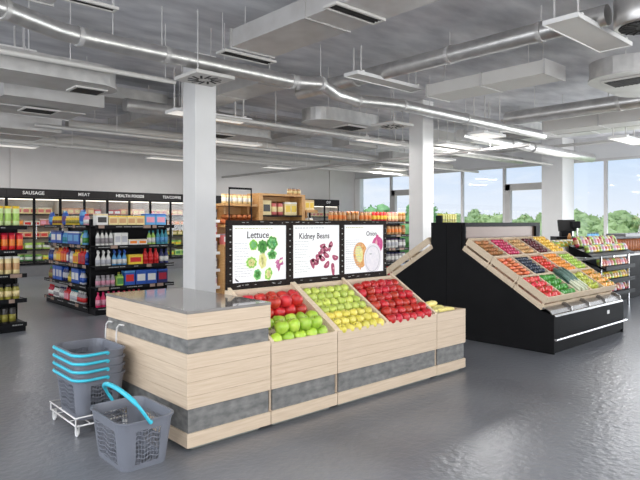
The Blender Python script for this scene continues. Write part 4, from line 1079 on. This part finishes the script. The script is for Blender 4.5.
# --- near left gondola
g1 = (1.30, 9.24, 0); gw = 'the left edge shelf unit'
shelf_unit('shop_shelf', 'black shop shelf of pouches and jars at the left edge', 'shelf', g1, 0, 1.27, .5, 1.60, SH)
rows(g1, 0, {
    4: [('pouch', (.10, .08, .29), ('p_lime', 'p_pale', 'p_pale'), 8, 'light green pouch'), ('pouch', (.10, .08, .29), ('p_pale', 'p_lime', 'p_yel'), 4, 'yellow green pouch')],
    3: [('pouch', (.095, .08, .25), ('p_org', 'p_cream', 'p_red'), 6, 'orange and red pouch'), ('pouch', (.095, .08, .25), ('p_red', 'p_org', 'p_crim'), 6, 'red pouch')],
    2: [('pouch', (.10, .08, .26), ('p_cream', 'p_white', 'p_white'), 5, 'cream pouch'), ('pouch', (.10, .08, .26), ('p_cream', 'p_tan', 'p_white'), 6, 'pale yellow pouch')],
    1: [('jar', (.10, .10, .22), ('p_olive', 'p_olive', 'p_lime'), 6, 'olive jar with green lid'), ('jar', (.10, .10, .22), ('p_olive', 'p_cream', 'p_dark'), 5, 'olive jar with dark lid')],
    0: [('jar', (.11, .11, .24), ('p_amber', 'p_yel', 'p_amber'), 7, 'amber jar'), ('can', (.095, .095, .22), ('p_dark', 'p_olive', 'p_dark'), 3, 'dark tin')]}, gw, 1.27)
# --- end shelf of the main gondola (faces the counter) and its long side
g2 = (3.86, 9.92, 0); e2 = 'the counter-side end shelf'
shelf_unit('shop_shelf', 'black end shelf of cleaning products behind the tall counter block', 'shelf', g2, 0, 1.46, .30, 1.66, SH)
rows(g2, 0, {
    4: [('box', (.20, .16, .2), ('p_white', 'p_dark', 'p_cream'), 1, 'black and white carton'), ('box', (.16, .15, .17), ('p_cream', 'p_tan', 'p_yel'), 4, 'cream carton'), ('box', (.2, .18, .21), ('p_sky', 'p_pink', 'p_blue'), 2, 'blue and pink pack'), ('pouch', (.12, .1, .2), ('p_white', 'p_grey', 'p_pink'), 1, 'white and pink pouch')],
    3: [('bottle', (.07, .07, .26), ('p_white', 'p_grey', 'p_dark'), 4, 'white bottle'), ('box', (.12, .1, .22), ('p_white', 'p_silver', 'p_white'), 2, 'white carton'), ('box', (.17, .12, .10), ('p_white', 'p_org', 'p_cream'), 2, 'low white and orange carton'), ('bottle', (.075, .075, .25), ('p_lime', 'p_white', 'p_teal'), 2, 'light green bottle'), ('bottle', (.075, .075, .27), ('p_teal', 'p_sky', 'p_teal'), 4, 'teal bottle')],
    2: [('spray', (.085, .085, .27), ('p_white', 'p_silver', 'p_white'), 3, 'white spray bottle'), ('spray', (.085, .085, .27), ('p_sky', 'p_white', 'p_blue'), 3, 'blue spray bottle'), ('box', (.27, .14, .18), ('p_yel', 'p_red', 'p_yel'), 1, 'wide yellow carton'), ('bottle', (.10, .10, .28), ('p_red', 'p_red', 'p_red'), 3, 'bright red bottle'), ('bottle', (.085, .085, .26), ('p_navy', 'p_white', 'p_navy'), 4, 'dark blue bottle')],
    1: [('jar', (.08, .08, .2), ('p_grey', 'p_pink', 'p_grey'), 4, 'grey container with pink label'), ('jug', (.13, .12, .24), ('p_lime', 'p_green', 'p_olive'), 1, 'green jug'), ('box', (.19, .14, .26), ('p_blue', 'p_red', 'p_sky'), 1, 'blue carton with red front'), ('box', (.20, .14, .26), ('p_blue', 'p_white', 'p_blue'), 2, 'blue carton with white front'), ('box', (.2, .14, .26), ('p_navy', 'p_crim', 'p_blue'), 1, 'dark blue carton')],
    0: [('bottle', (.085, .085, .26), ('p_mag', 'p_pink', 'p_mag'), 5, 'magenta bottle'), ('bottle', (.085, .085, .26), ('p_crim', 'p_white', 'p_crim'), 4, 'crimson bottle')]}, e2, 1.46)
g3 = (3.84, 12.5, 0); e3 = 'the long main shelf'
shelf_unit('shop_shelf', 'long black shelf of household bottles running to the back, side on', 'shelf', g3, -PI / 2, 2.25, .5, 1.66, SH)
def g3rows(i, lst): return lst
rows(g3, -PI / 2, {
    4: [('pouch', (.22, .1, .26), ('p_blue', 'p_sky', 'p_blue'), 1, 'blue pouch'), ('jar', (.12, .1, .17), ('p_yel', 'p_brown', 'p_yel'), 4, 'yellow jar'), ('pouch', (.22, .1, .27), ('p_blue', 'p_purp', 'p_sky'), 1, 'blue and violet pouch'), ('jar', (.13, .1, .17), ('p_yel', 'p_olive', 'p_cream'), 5, 'cream lidded yellow jar'), ('pouch', (.22, .1, .28), ('p_sky', 'p_blue', 'p_blue'), 1, 'sky blue pouch'), ('bottle', (.08, .08, .2), ('p_pink', 'p_white', 'p_red'), 2, 'pink bottle'), ('box', (.1, .1, .16), ('p_dark', 'p_red', 'p_dark'), 1, 'black carton')],
    3: [('bottle', (.09, .09, .22), ('p_teal', 'p_navy', 'p_white'), 2, 'teal bottle'), ('box', (.3, .12, .24), ('p_blue', 'p_white', 'p_navy'), 2, 'blue and white carton'), ('bottle', (.09, .09, .24), ('p_sky', 'p_teal', 'p_white'), 3, 'sky blue bottle'), ('box', (.3, .12, .24), ('p_blue', 'p_sky', 'p_white'), 2, 'mid blue carton'), ('bottle', (.08, .08, .23), ('p_lime', 'p_white', 'p_green'), 1, 'lime bottle'), ('bottle', (.09, .09, .26), ('p_sky', 'p_green', 'p_teal'), 2, 'pale blue bottle')],
    2: [('bottle', (.09, .09, .24), ('p_navy', 'p_blue', 'p_white'), 3, 'navy bottle'), ('bottle', (.09, .09, .25), ('p_tan', 'p_cream', 'p_brown'), 2, 'tan bottle'), ('jug', (.12, .1, .26), ('p_org', 'p_yel', 'p_org'), 2, 'orange jug'), ('jug', (.14, .1, .28), ('p_red', 'p_org', 'p_red'), 2, 'red jug'), ('jug', (.12, .1, .26), ('p_purp', 'p_white', 'p_navy'), 1, 'violet jug'), ('bottle', (.08, .08, .25), ('p_silver', 'p_white', 'p_dark'), 2, 'silver bottle'), ('jug', (.12, .1, .25), ('p_yel', 'p_org', 'p_org'), 2, 'amber yellow jug'), ('jug', (.15, .1, .28), ('p_red', 'p_crim', 'p_org'), 2, 'scarlet jug'), ('bottle', (.09, .09, .26), ('p_blue', 'p_navy', 'p_white'), 1, 'blue bottle')],
    1: [('bottle', (.09, .09, .22), ('p_brown', 'p_olive', 'p_green'), 3, 'brown bottle'), ('box', (.17, .12, .27), ('p_blue', 'p_silver', 'p_blue'), 3, 'blue and silver carton'), ('pouch', (.12, .1, .26), ('p_navy', 'p_silver', 'p_blue'), 2, 'navy pouch'), ('bottle', (.1, .1, .2), ('p_olive', 'p_yel', 'p_olive'), 2, 'olive bottle'), ('box', (.19, .12, .27), ('p_blue', 'p_white', 'p_blue'), 2, 'royal blue carton'), ('bottle', (.09, .09, .24), ('p_silver', 'p_blue', 'p_blue'), 2, 'silver and blue bottle')],
    0: [('bottle', (.085, .085, .22), ('p_crim', 'p_white', 'p_red'), 3, 'crimson bottle'), ('bottle', (.085, .085, .2), ('p_white', 'p_grey', 'p_dark'), 4, 'white bottle with dark cap'), ('bottle', (.085, .085, .22), ('p_grey', 'p_white', 'p_navy'), 3, 'grey bottle'), ('jug', (.13, .1, .23), ('p_red', 'p_pink', 'p_crim'), 2, 'red jug'), ('bottle', (.085, .085, .21), ('p_white', 'p_silver', 'p_teal'), 4, 'white bottle with teal cap'), ('bottle', (.085, .085, .22), ('p_grey', 'p_red', 'p_white'), 4, 'grey bottle with red label')]}, e3, 2.25)

# --- glass door coolers along the back wall
YC = 18.36
def cooler(label, x0, x1, sign=None, tx=None, size=.15, ts=1):
    W = x1 - x0
    t = thing('glass_door_cooler', label, 'cooler', (x0, YC, 0))
    MB().box(0, W, .02, .60, 0, .33).build('plinth', 'kick', t)
    c = MB().box(0, W, .56, .60, .33, 2.35).box(0, .02, .06, .56, .33, 2.35).box(W - .02, W, .06, .56, .33, 2.35).box(.02, W - .02, .06, .56, 2.30, 2.35)
    c.build('liner', 'coolin', t)
    s = MB().box(0.001, W - .001, -.03, .60, 2.35, 2.59).build('sign_board', 'signblk', t)
    if sign: text(sign, size, 'signtxt', s, (tx - x0, -.0335, 2.468), RX, 'lettering', .001, 0, 1.02, .002, ts)
    MB().box(.02, W - .02, .10, .14, 2.27, 2.30).build('light_strip', 'led', t)
    for z in (.45, .80, 1.15, 1.5, 1.85):
        h = MB().box(.02, W - .02, .12, .56, z - .02, z, 0).box(.02, W - .02, .11, .12, z - .04, z + .012, 1)
        h.build('shelf', ['coolin', 'dark'], t)
    nd = max(1, round(W / .74))
    for i in range(nd):
        a = W * i / nd; b2 = W * (i + 1) / nd
        d = MB().box(a, a + .035, 0, .04, .34, 2.345).box(b2 - .035, b2, 0, .04, .34, 2.345).box(a + .035, b2 - .035, 0, .04, .34, .40).box(a + .035, b2 - .035, 0, .04, 2.30, 2.345)
        d = d.build('door', 'blackm', t)
        MB().box(a + .035, b2 - .035, .014, .022, .40, 2.30).build('glass_pane', 'cglass', d)
        MB().tube([(a + .05, -.03, 1.1), (a + .05, -.03, 1.6)], .01, 6).box(a + .045, a + .055, -.03, .0, 1.12, 1.14).box(a + .045, a + .055, -.03, 0, 1.56, 1.58).build('handle', 'chrome', d)
    return t
SEC = [(3.0, 4.58, None, 0, 0, 1, 'leftmost glass door cooler cut by the picture edge'), (4.585, 6.07, 'SAUSAGE', 5.30, .135, 1.05, 'glass door cooler under the SAUSAGE sign'), (6.075, 7.525, 'MEAT', 6.77, .135, 1.05, 'glass door cooler under the MEAT sign'),
       (7.53, 9.0, 'HEALTH FOODS', 8.27, .13, 1.0, 'glass door cooler under the HEALTH FOODS sign'), (9.005, 10.5, 'TEA/COFFEE', 9.78, .13, .95, 'glass door cooler under the TEA/COFFEE sign'),
       (10.505, 12.4, None, 0, 0, 1, 'glass door cooler hidden mostly by the front white column'), (12.405, 14.3, None, 0, 0, 1, 'glass door cooler far behind the bread shelves'), (14.305, 16.2, None, 0, 0, 1, 'glass door cooler third before the corner'), (16.205, 17.9, 'DIP', 17.25, .16, 1, 'rightmost glass door cooler with a short white sign word')]
CP = [[('box', (.2, .2, .2), ('p_cream', 'p_rose', 'p_white'), 'cream packet'), ('box', (.22, .2, .16), ('p_rose', 'p_white', 'p_crim'), 'rose packet'), ('box', (.2, .2, .2), ('p_peach', 'p_cream', 'p_tan'), 'peach packet')],
      [('box', (.22, .2, .18), ('p_tan', 'p_org', 'p_brown'), 'tan packet'), ('box', (.18, .2, .2), ('p_rose', 'p_pink', 'p_white'), 'pink rose packet'), ('box', (.22, .2, .15), ('p_white', 'p_red', 'p_cream'), 'white packet')],
      [('box', (.22, .2, .17), ('p_peach', 'p_red', 'p_cream'), 'peach red packet'), ('box', (.22, .2, .2), ('p_brown', 'p_tan', 'p_red'), 'brown packet'), ('box', (.2, .2, .17), ('p_olive', 'p_cream', 'p_tan'), 'olive packet')],
      [('pouch', (.24, .16, .2), ('p_lime', 'p_white', 'p_lime'), 'lime pouch'), ('pouch', (.24, .16, .2), ('p_green', 'p_lime', 'p_green'), 'green pouch'), ('pouch', (.24, .16, .18), ('p_lime', 'p_yel', 'p_green'), 'yellow green pouch')],
      [('pouch', (.24, .16, .2), ('p_green', 'p_white', 'p_lime'), 'leaf green pouch'), ('box', (.22, .2, .2), ('p_lime', 'p_green', 'p_white'), 'lime packet'), ('pouch', (.24, .16, .18), ('p_lime', 'p_yel', 'p_olive'), 'pale lime pouch')]]
rdc = random.Random(9)
for si, (x0, x1, sg, tx_, sz, ts, lab) in enumerate(SEC):
    cooler(lab, x0, x1, sg, tx_, sz, ts)
    if si in (5, 6, 7): continue
    for lv, z in enumerate((1.85, 1.5, 1.15, .8, .45)):
        if si in (2, 3) and lv > 0: continue
        if si == 8 and lv > 2: continue
        x = x0 + .04
        while True:
            kind, dm, cl, wd = rdc.choice(CP[lv]) ; n_ = rdc.choice((2, 3))
            stop = False
            for k in range(n_):
                if x + dm[0] > x1 - .04: stop = True; break
                put(kind, dm, cl, (x + dm[0] / 2, YC + .13 + dm[1] / 2, z + .001), 0, '%s on the %s shelf of the %s' % (wd, ('top', 'second', 'third', 'fourth', 'bottom')[lv], (sg + ' cooler') if sg else 'leftmost cooler'), '%s %d %d' % (wd, si, lv), 'cold_packet' if kind == 'box' else 'salad_pouch')
                x += dm[0] + .008
            if stop: break

# --- bread and pantry shelves in honey oak behind the posters
W0 = (6.50, 10.0, 0)
t = thing('bread_shelf', 'honey coloured wooden bread shelf with an open top tier behind the lettuce poster', 'shelf', W0)
for z in (1.15, 1.55, 1.99): MB().bbox(0, .84, 0, .45, z - .05, z, .004).build('shelf', 'shelfwood', t)
MB().box(0, .84, .43, .45, 0, 1.94).build('back_panel', 'shelfwood', t)
for a in (0, .80): MB().box(a, a + .04, .04, .43, 0, 1.10).build('side_panel', 'shelfwood', t)
for a in (.72, .12):
    MB().box(a, a + .05, .2, .43, 1.55, 1.94).build('post', 'shelfwood', t)
fm = thing('display_frame', 'thin black square metal frame standing before the bread shelf', 'frame', (6.57, 9.93, 0))
MB().box(0, .02, 0, .02, 0, 2.32).box(.55, .57, 0, .02, 0, 2.32).box(.02, .55, 0, .02, 2.28, 2.32).box(.02, .55, 0, .02, 1.06, 1.10).build('frame', 'blackm', fm)
MB().box(0, .57, -.06, .05, 0, .02).build('foot', 'blackm', fm)
row(W0, 0, 1.99, .08, [('pouch', (.125, .1, .2), ('p_cream', 'p_white', 'p_tan'), 6, 'cream bread bag')], 'on the top tier of the wooden bread shelf', 'top tier bread', .02, .84)
def bread(lab, loc, grp, sx_=1, m='breadcrust'):
    if 'breadcrust' not in M: pm('breadcrust', (150, 74, 36), (196, 116, 62), rough=.6)
    key = 'loaf' + m
    if key not in PM:
        mb = MB().lathe([(.012, -.14), (.045, -.125), (.06, -.06), (.062, 0), (.06, .06), (.045, .125), (.012, .14)], 12)
        o = mb.build('bread_loaf', m); o.data.transform(Matrix.Diagonal((1, .85, 1, 1))); PM[key] = o
    else: o = PM[key].copy(); COL.objects.link(o)
    o.location = loc; o.rotation_euler = (PI / 2, 0, 0); tag(o, lab, 'bread', grp)
for k in range(6): bread('brown bread loaf on the middle tier of the wooden bread shelf', (W0[0] + .08 + k * .135, W0[1] + .16, 1.553 + .062), 'bread shelf loaves')
for k in range(5): bread('small brown loaf on top of the middle tier loaves', (W0[0] + .15 + k * .135, W0[1] + .17, 1.553 + .168), 'bread shelf upper loaves')
row(W0, 0, 1.15, .05, [('box', (.15, .15, .22), ('p_rose', 'p_white', 'p_grey'), 5, 'rose grey packet')], 'on the lowest tier of the wooden bread shelf', 'low tier packets', .02, .84)
W1 = (7.38, 10.0, 0)
t = thing('pantry_cabinet', 'honey coloured wooden cabinet frame with two open tiers of packets', 'cabinet', W1)
MB().bbox(0, .10, 0, .45, 0, 2.18, .004).build('side_panel', 'shelfwood', t); MB().bbox(1.20, 1.30, 0, .45, 0, 2.18, .004).build('side_panel', 'shelfwood', t)
MB().bbox(0, 1.30, 0, .45, 2.181, 2.23, .004).build('top', 'shelfwood', t); MB().box(.10, 1.20, .43, .45, 0, 2.18).build('back_panel', 'shelfwood', t)
for z in (1.0, 1.36, 1.76): MB().box(.101, 1.199, .0, .43, z - .03, z).build('shelf', 'blackm', t)
row(W1, 0, 1.76, .05, [('box', (.24, .16, .32), ('p_cream', 'p_dark', 'p_cream'), 1, 'cream packet with dark mark'), ('pouch', (.17, .12, .3), ('p_rose', 'p_cream', 'p_brown'), 2, 'rose brown pouch'), ('box', (.17, .16, .3), ('p_cream', 'p_yel', 'p_white'), 2, 'cream and yellow packet')], 'on the upper tier of the wooden pantry cabinet', 'cabinet upper', .13, 1.2)
row(W1, 0, 1.36, .05, [('jar', (.11, .11, .24), ('p_white', 'p_grey', 'p_dark'), 9, 'white jar')], 'on the middle tier of the wooden pantry cabinet', 'cabinet jars', .12, 1.2)
row((W1[0], W1[1], 0), 0, 2.23, .08, [('jar', (.12, .12, .15), ('p_tan', 'p_cream', 'p_grey'), 3, 'short tan jar')], 'on top of the wooden pantry cabinet at its right end', 'cabinet top jars', .90, 1.31)
W2 = (8.70, 10.0, 0)
shelf_unit('pantry_shelf', 'low oak side shelf attached right of the wooden pantry cabinet', 'shelf', W2, 0, .34, .4, 2.0, [.5, .95, 1.4, 1.88], 'shelfwood', False)
row(W2, 0, 1.88, .05, [('box', (.14, .14, .24), ('p_cream', 'p_yel', 'p_tan'), 2, 'cream packet')], 'on the top of the oak side shelf', 'side top', .02, .34)
row(W2, 0, 1.4, .05, [('pouch', (.14, .12, .3), ('p_cream', 'p_lime', 'p_white'), 2, 'cream and lime pouch')], 'on the second tier of the oak side shelf', 'side second', .02, .34)
# narrow rack between the front column and the posters
W3 = (6.12, 10.15, 0)
shelf_unit('spice_rack', 'narrow white rack of small packets seen between the column and the posters', 'rack', W3, 0, .36, .3, 1.9, [.3, .65, 1.0, 1.35, 1.65], 'white', False)
for i, (z, cl, wd) in enumerate(((.3, ('p_white', 'p_pink', 'p_grey'), 'white packet'), (.65, ('p_grey', 'p_white', 'p_grey'), 'grey packet'), (1.0, ('p_silver', 'p_grey', 'p_white'), 'silver packet'), (1.35, ('p_rose', 'p_white', 'p_pink'), 'rose packet'), (1.65, ('p_dark', 'p_grey', 'p_dark'), 'dark packet'))):
    row(W3, 0, z, .03, [('box', (.1, .1, .22), cl, 3, wd)], 'on tier %s of the narrow white rack' % ('one', 'two', 'three', 'four', 'five')[i], 'narrow rack %d' % i, .02, .35)
# --- snack shelf right of the posters
W4 = (9.06, 9.55, 0)
SZ = [.25, .60, .95, 1.29, 1.62]
shelf_unit('snack_shelf', 'black shelf of snack bags between the onion poster and the middle column', 'shelf', W4, 0, 2.9, .45, 1.64, SZ)
SN = [[('p_grey', 'p_white', 'p_navy'), 'grey and white snack bag'], [('p_crim', 'p_rose', 'p_red'), 'crimson snack bag'], [('p_tan', 'p_org', 'p_brown'), 'tan and orange snack bag'], [('p_amber', 'p_tan', 'p_org'), 'amber snack bag'], [('p_peach', 'p_cream', 'p_rose'), 'peach snack bag'], [('p_white', 'p_silver', 'p_purp'), 'white snack bag'], [('p_red', 'p_yel', 'p_red'), 'red and yellow snack bag']]
PLN = {4: [(2, 4), (3, 3), (2, 3), (6, 4), (4, 3), (3, 5)], 3: [(2, 5), (3, 4), (4, 5), (2, 4), (3, 4)], 2: [(1, 5), (2, 4), (1, 4), (5, 4), (0, 5)], 1: [(2, 4), (1, 6), (1, 3), (0, 5), (5, 4)], 0: [(0, 6), (5, 6), (1, 6)]}
for i, lst in PLN.items():
    for q, (si, n_) in enumerate(lst):
        pass
    row(W4, 0, SZ[i], .05, [('pouch', (.135, .09, .24), SN[si][0], n_, SN[si][1]) for si, n_ in lst], 'on the %s shelf beside the onion poster' % ('bottom', 'second lowest', 'middle', 'second highest', 'top')[i], 'snacks %d' % i, .02, 2.88)

# ================================================================== CASH DESKS AT THE RIGHT
cc = thing('checkout_counter', 'long black checkout counter with a pale top beyond the chiller', 'counter', (10.2, 4.62, 0))
MB().bbox(0, 6.2, 0, .85, .0, .90, .004).build('body', 'black', cc); MB().bbox(-.02, 6.22, -.02, .87, .901, .94, .004).build('top', 'panel', cc)
tb_ = thing('salad_display', 'pale grey box display of packed salads on the checkout counter', 'display box', (9.95, 4.66, 0))
MB().bbox(0, .22, 0, .6, 0, .938, .004).build('leg', 'black', tb_)
MB().bbox(0, 1.42, 0, .62, .941, 1.14, .006).build('body', 'panel', tb_)
MB().box(0, 1.42, 0, .015, 1.14, 1.165).box(0, 1.42, .605, .62, 1.14, 1.165).box(0, .015, .015, .605, 1.14, 1.165).box(1.405, 1.42, .015, .605, 1.14, 1.165).build('rim', 'panel', tb_)
for k in range(9):
    for j in range(2):
        put('pouch', (.14, .12, .13), [('p_lime', 'p_yel', 'p_white'), ('p_yel', 'p_lime', 'p_cream')][(k + j) % 2], (10.06 + k * .15, 4.78 + j * .28, 1.141), 0, ('lime salad pack' if (k + j) % 2 == 0 else 'yellow salad pack') + ' in the %s row of the pale display box' % ('front', 'rear')[j], 'salads %d %d' % ((k + j) % 2, j), 'salad_pack')
# tiered snack rack in front of the counter
rk = thing('tiered_rack', 'chrome tiered rack of colourful packets in front of the checkout counter', 'rack', (10.72, 4.25, 0))
for px in (0, 1.3):
    for py in (.02, .30): MB().box(px, px + .035, py, py + .03, 0, 1.0).build('post', 'chrome', rk)
TZ = (.26, .50, .74)
for z in TZ:
    g = MB().prism([(-.06, z), (-.06, z + .03), (.30, z + .16), (.30, z + .13)], -.02, 1.36, 'x').box(-.02, 1.36, -.075, -.06, z, z + .07)
    g.build('tray', 'blackm', rk)
g = MB().prism([(-.06, 1.0), (-.06, 1.03), (.34, 1.20), (.34, 1.0)], -.6, 1.36, 'x').build('top_tray', 'blackm', rk)
PC = [[('p_cream', 'p_rose', 'p_olive'), 'cream packet'], [('p_peach', 'p_rose', 'p_tan'), 'peach packet'], [('p_lime', 'p_olive', 'p_tan'), 'lime packet'], [('p_yel', 'p_tan', 'p_olive'), 'yellow packet'], [('p_crim', 'p_tan', 'p_green'), 'crimson packet'], [('p_silver', 'p_pink', 'p_grey'), 'silver packet']]
def tier(z, y0, seq, words, grp, x0=10.72, n_=10, w_=.125, h=.15, sl=.36):
    for k in range(n_):
        cl, wd = PC[seq[k % len(seq)]]
        o = put('pouch', (w_, .07, h), cl, (x0 + .07 + k * (w_ + .006), y0, z), 0, '%s on the %s of the tiered rack' % (wd, words), '%s %s' % (wd, grp), 'snack_packet')
        o.rotation_euler = (-.35, 0, 0)
tier(.315, 4.31, [5, 4, 1, 5, 4], 'lowest tray', 'low tray'); tier(.555, 4.31, [3, 2, 3], 'middle tray', 'mid tray'); tier(.795, 4.31, [2, 1, 1, 5, 1], 'highest black tray', 'high tray')
tier(1.075, 4.30, [2, 5, 0, 3], 'lower row of the pale top tray', 'top low', 10.17, 14, .125, .14); tier(1.165, 4.48, [4, 2, 5, 0], 'upper row of the pale top tray', 'top high', 10.17, 14, .125, .2)
# bread rolls row on the counter
bb = thing('bread_rack', 'dark grey rack holding a row of brown loaves on the checkout counter', 'rack', (13.0, 4.7, .941))
MB().box(0, 2.6, .32, .36, 0, .36).box(0, 2.6, .0, .36, 0, .02).build('body', 'kick', bb); MB().box(0, 2.6, -.02, .38, .361, .42).build('top', 'kick', bb)
for k in range(17): bread('brown loaf in the dark grey rack on the checkout counter', (13.09 + k * .15, 4.86, .963 + .1), 'checkout loaves')
for o in [x for x in COL.objects if x.get('group') == 'checkout loaves']: o.rotation_euler = (0, 0, 0); o.location.z = .963 + .141
# second cash desk with the register
cd2 = thing('cash_desk', 'raised dark cash desk behind the salad display', 'desk', (13.6, 6.1, 0))
MB().bbox(0, 3.2, 0, .8, 0, 1.10, .004).build('body', 'black', cd2); MB().bbox(-.02, 3.22, -.02, .82, 1.101, 1.14, .004).build('top', 'blackm', cd2)
rg = thing('cash_register', 'black cash register with a tilted screen before the white window column', 'cash register', (14.0, 6.4, 1.141), -.75)
MB().bbox(-.32, .36, -.2, .2, 0, .12, .008).build('drawer_base', 'blackm', rg)
MB().bbox(-.14, .12, -.06, .10, .121, .26, .01).build('stand', 'blackm', rg)
MB().bbox(-.2, .22, -.03, .03, .0, .28, .008, 0).build('screen', 'seam', rg, (0, -.02, .25), (-.25, 0, 0))
MB().bbox(-.11, .11, -.09, .09, 0, .17, .02).build('receipt_printer', 'blackm', rg, (.20, .0, .32))
MB().tube([(.26, 0, .12), (.26, 0, .33)], .02, 8).build('pole', 'chrome', rg)
kb = MB().bbox(-.3, .3, -.09, .09, 0, .04, .004).build('keyboard', 'blackm'); kb.location = (14.75, 6.22, 1.141); tag(kb, 'flat dark keypad lying right of the cash register', 'keyboard')
for k in range(7):
    put('bottle', (.07, .07, .2), ('p_sky', 'p_white', 'p_navy'), (15.0 + k * .10, 6.3 - k * .0, 1.141), 0, 'small blue capped bottle in the row right of the cash register', 'register bottles')
tm = thing('card_terminal', 'pale blue grey card terminal on the bread rack at the right edge', 'card terminal', (14.55, 4.85, .941 + .421))
MB().bbox(-.16, .16, -.06, .06, 0, .03, .004).build('base', 'panel', tm); MB().bbox(-.15, .15, -.02, .03, .03, .17, .008).build('screen', 'p_silver', tm)
mb_ = MB().lathe([(.045, 0), (.045, .14), (.02, .17), (.02, .2)], 10)
o = mb_.build('bottle', 'p_amber'); o.location = (13.72, 6.2, 1.141); tag(o, 'small amber bottle standing left of the cash register', 'bottle')
bpy.context.view_layer.update()
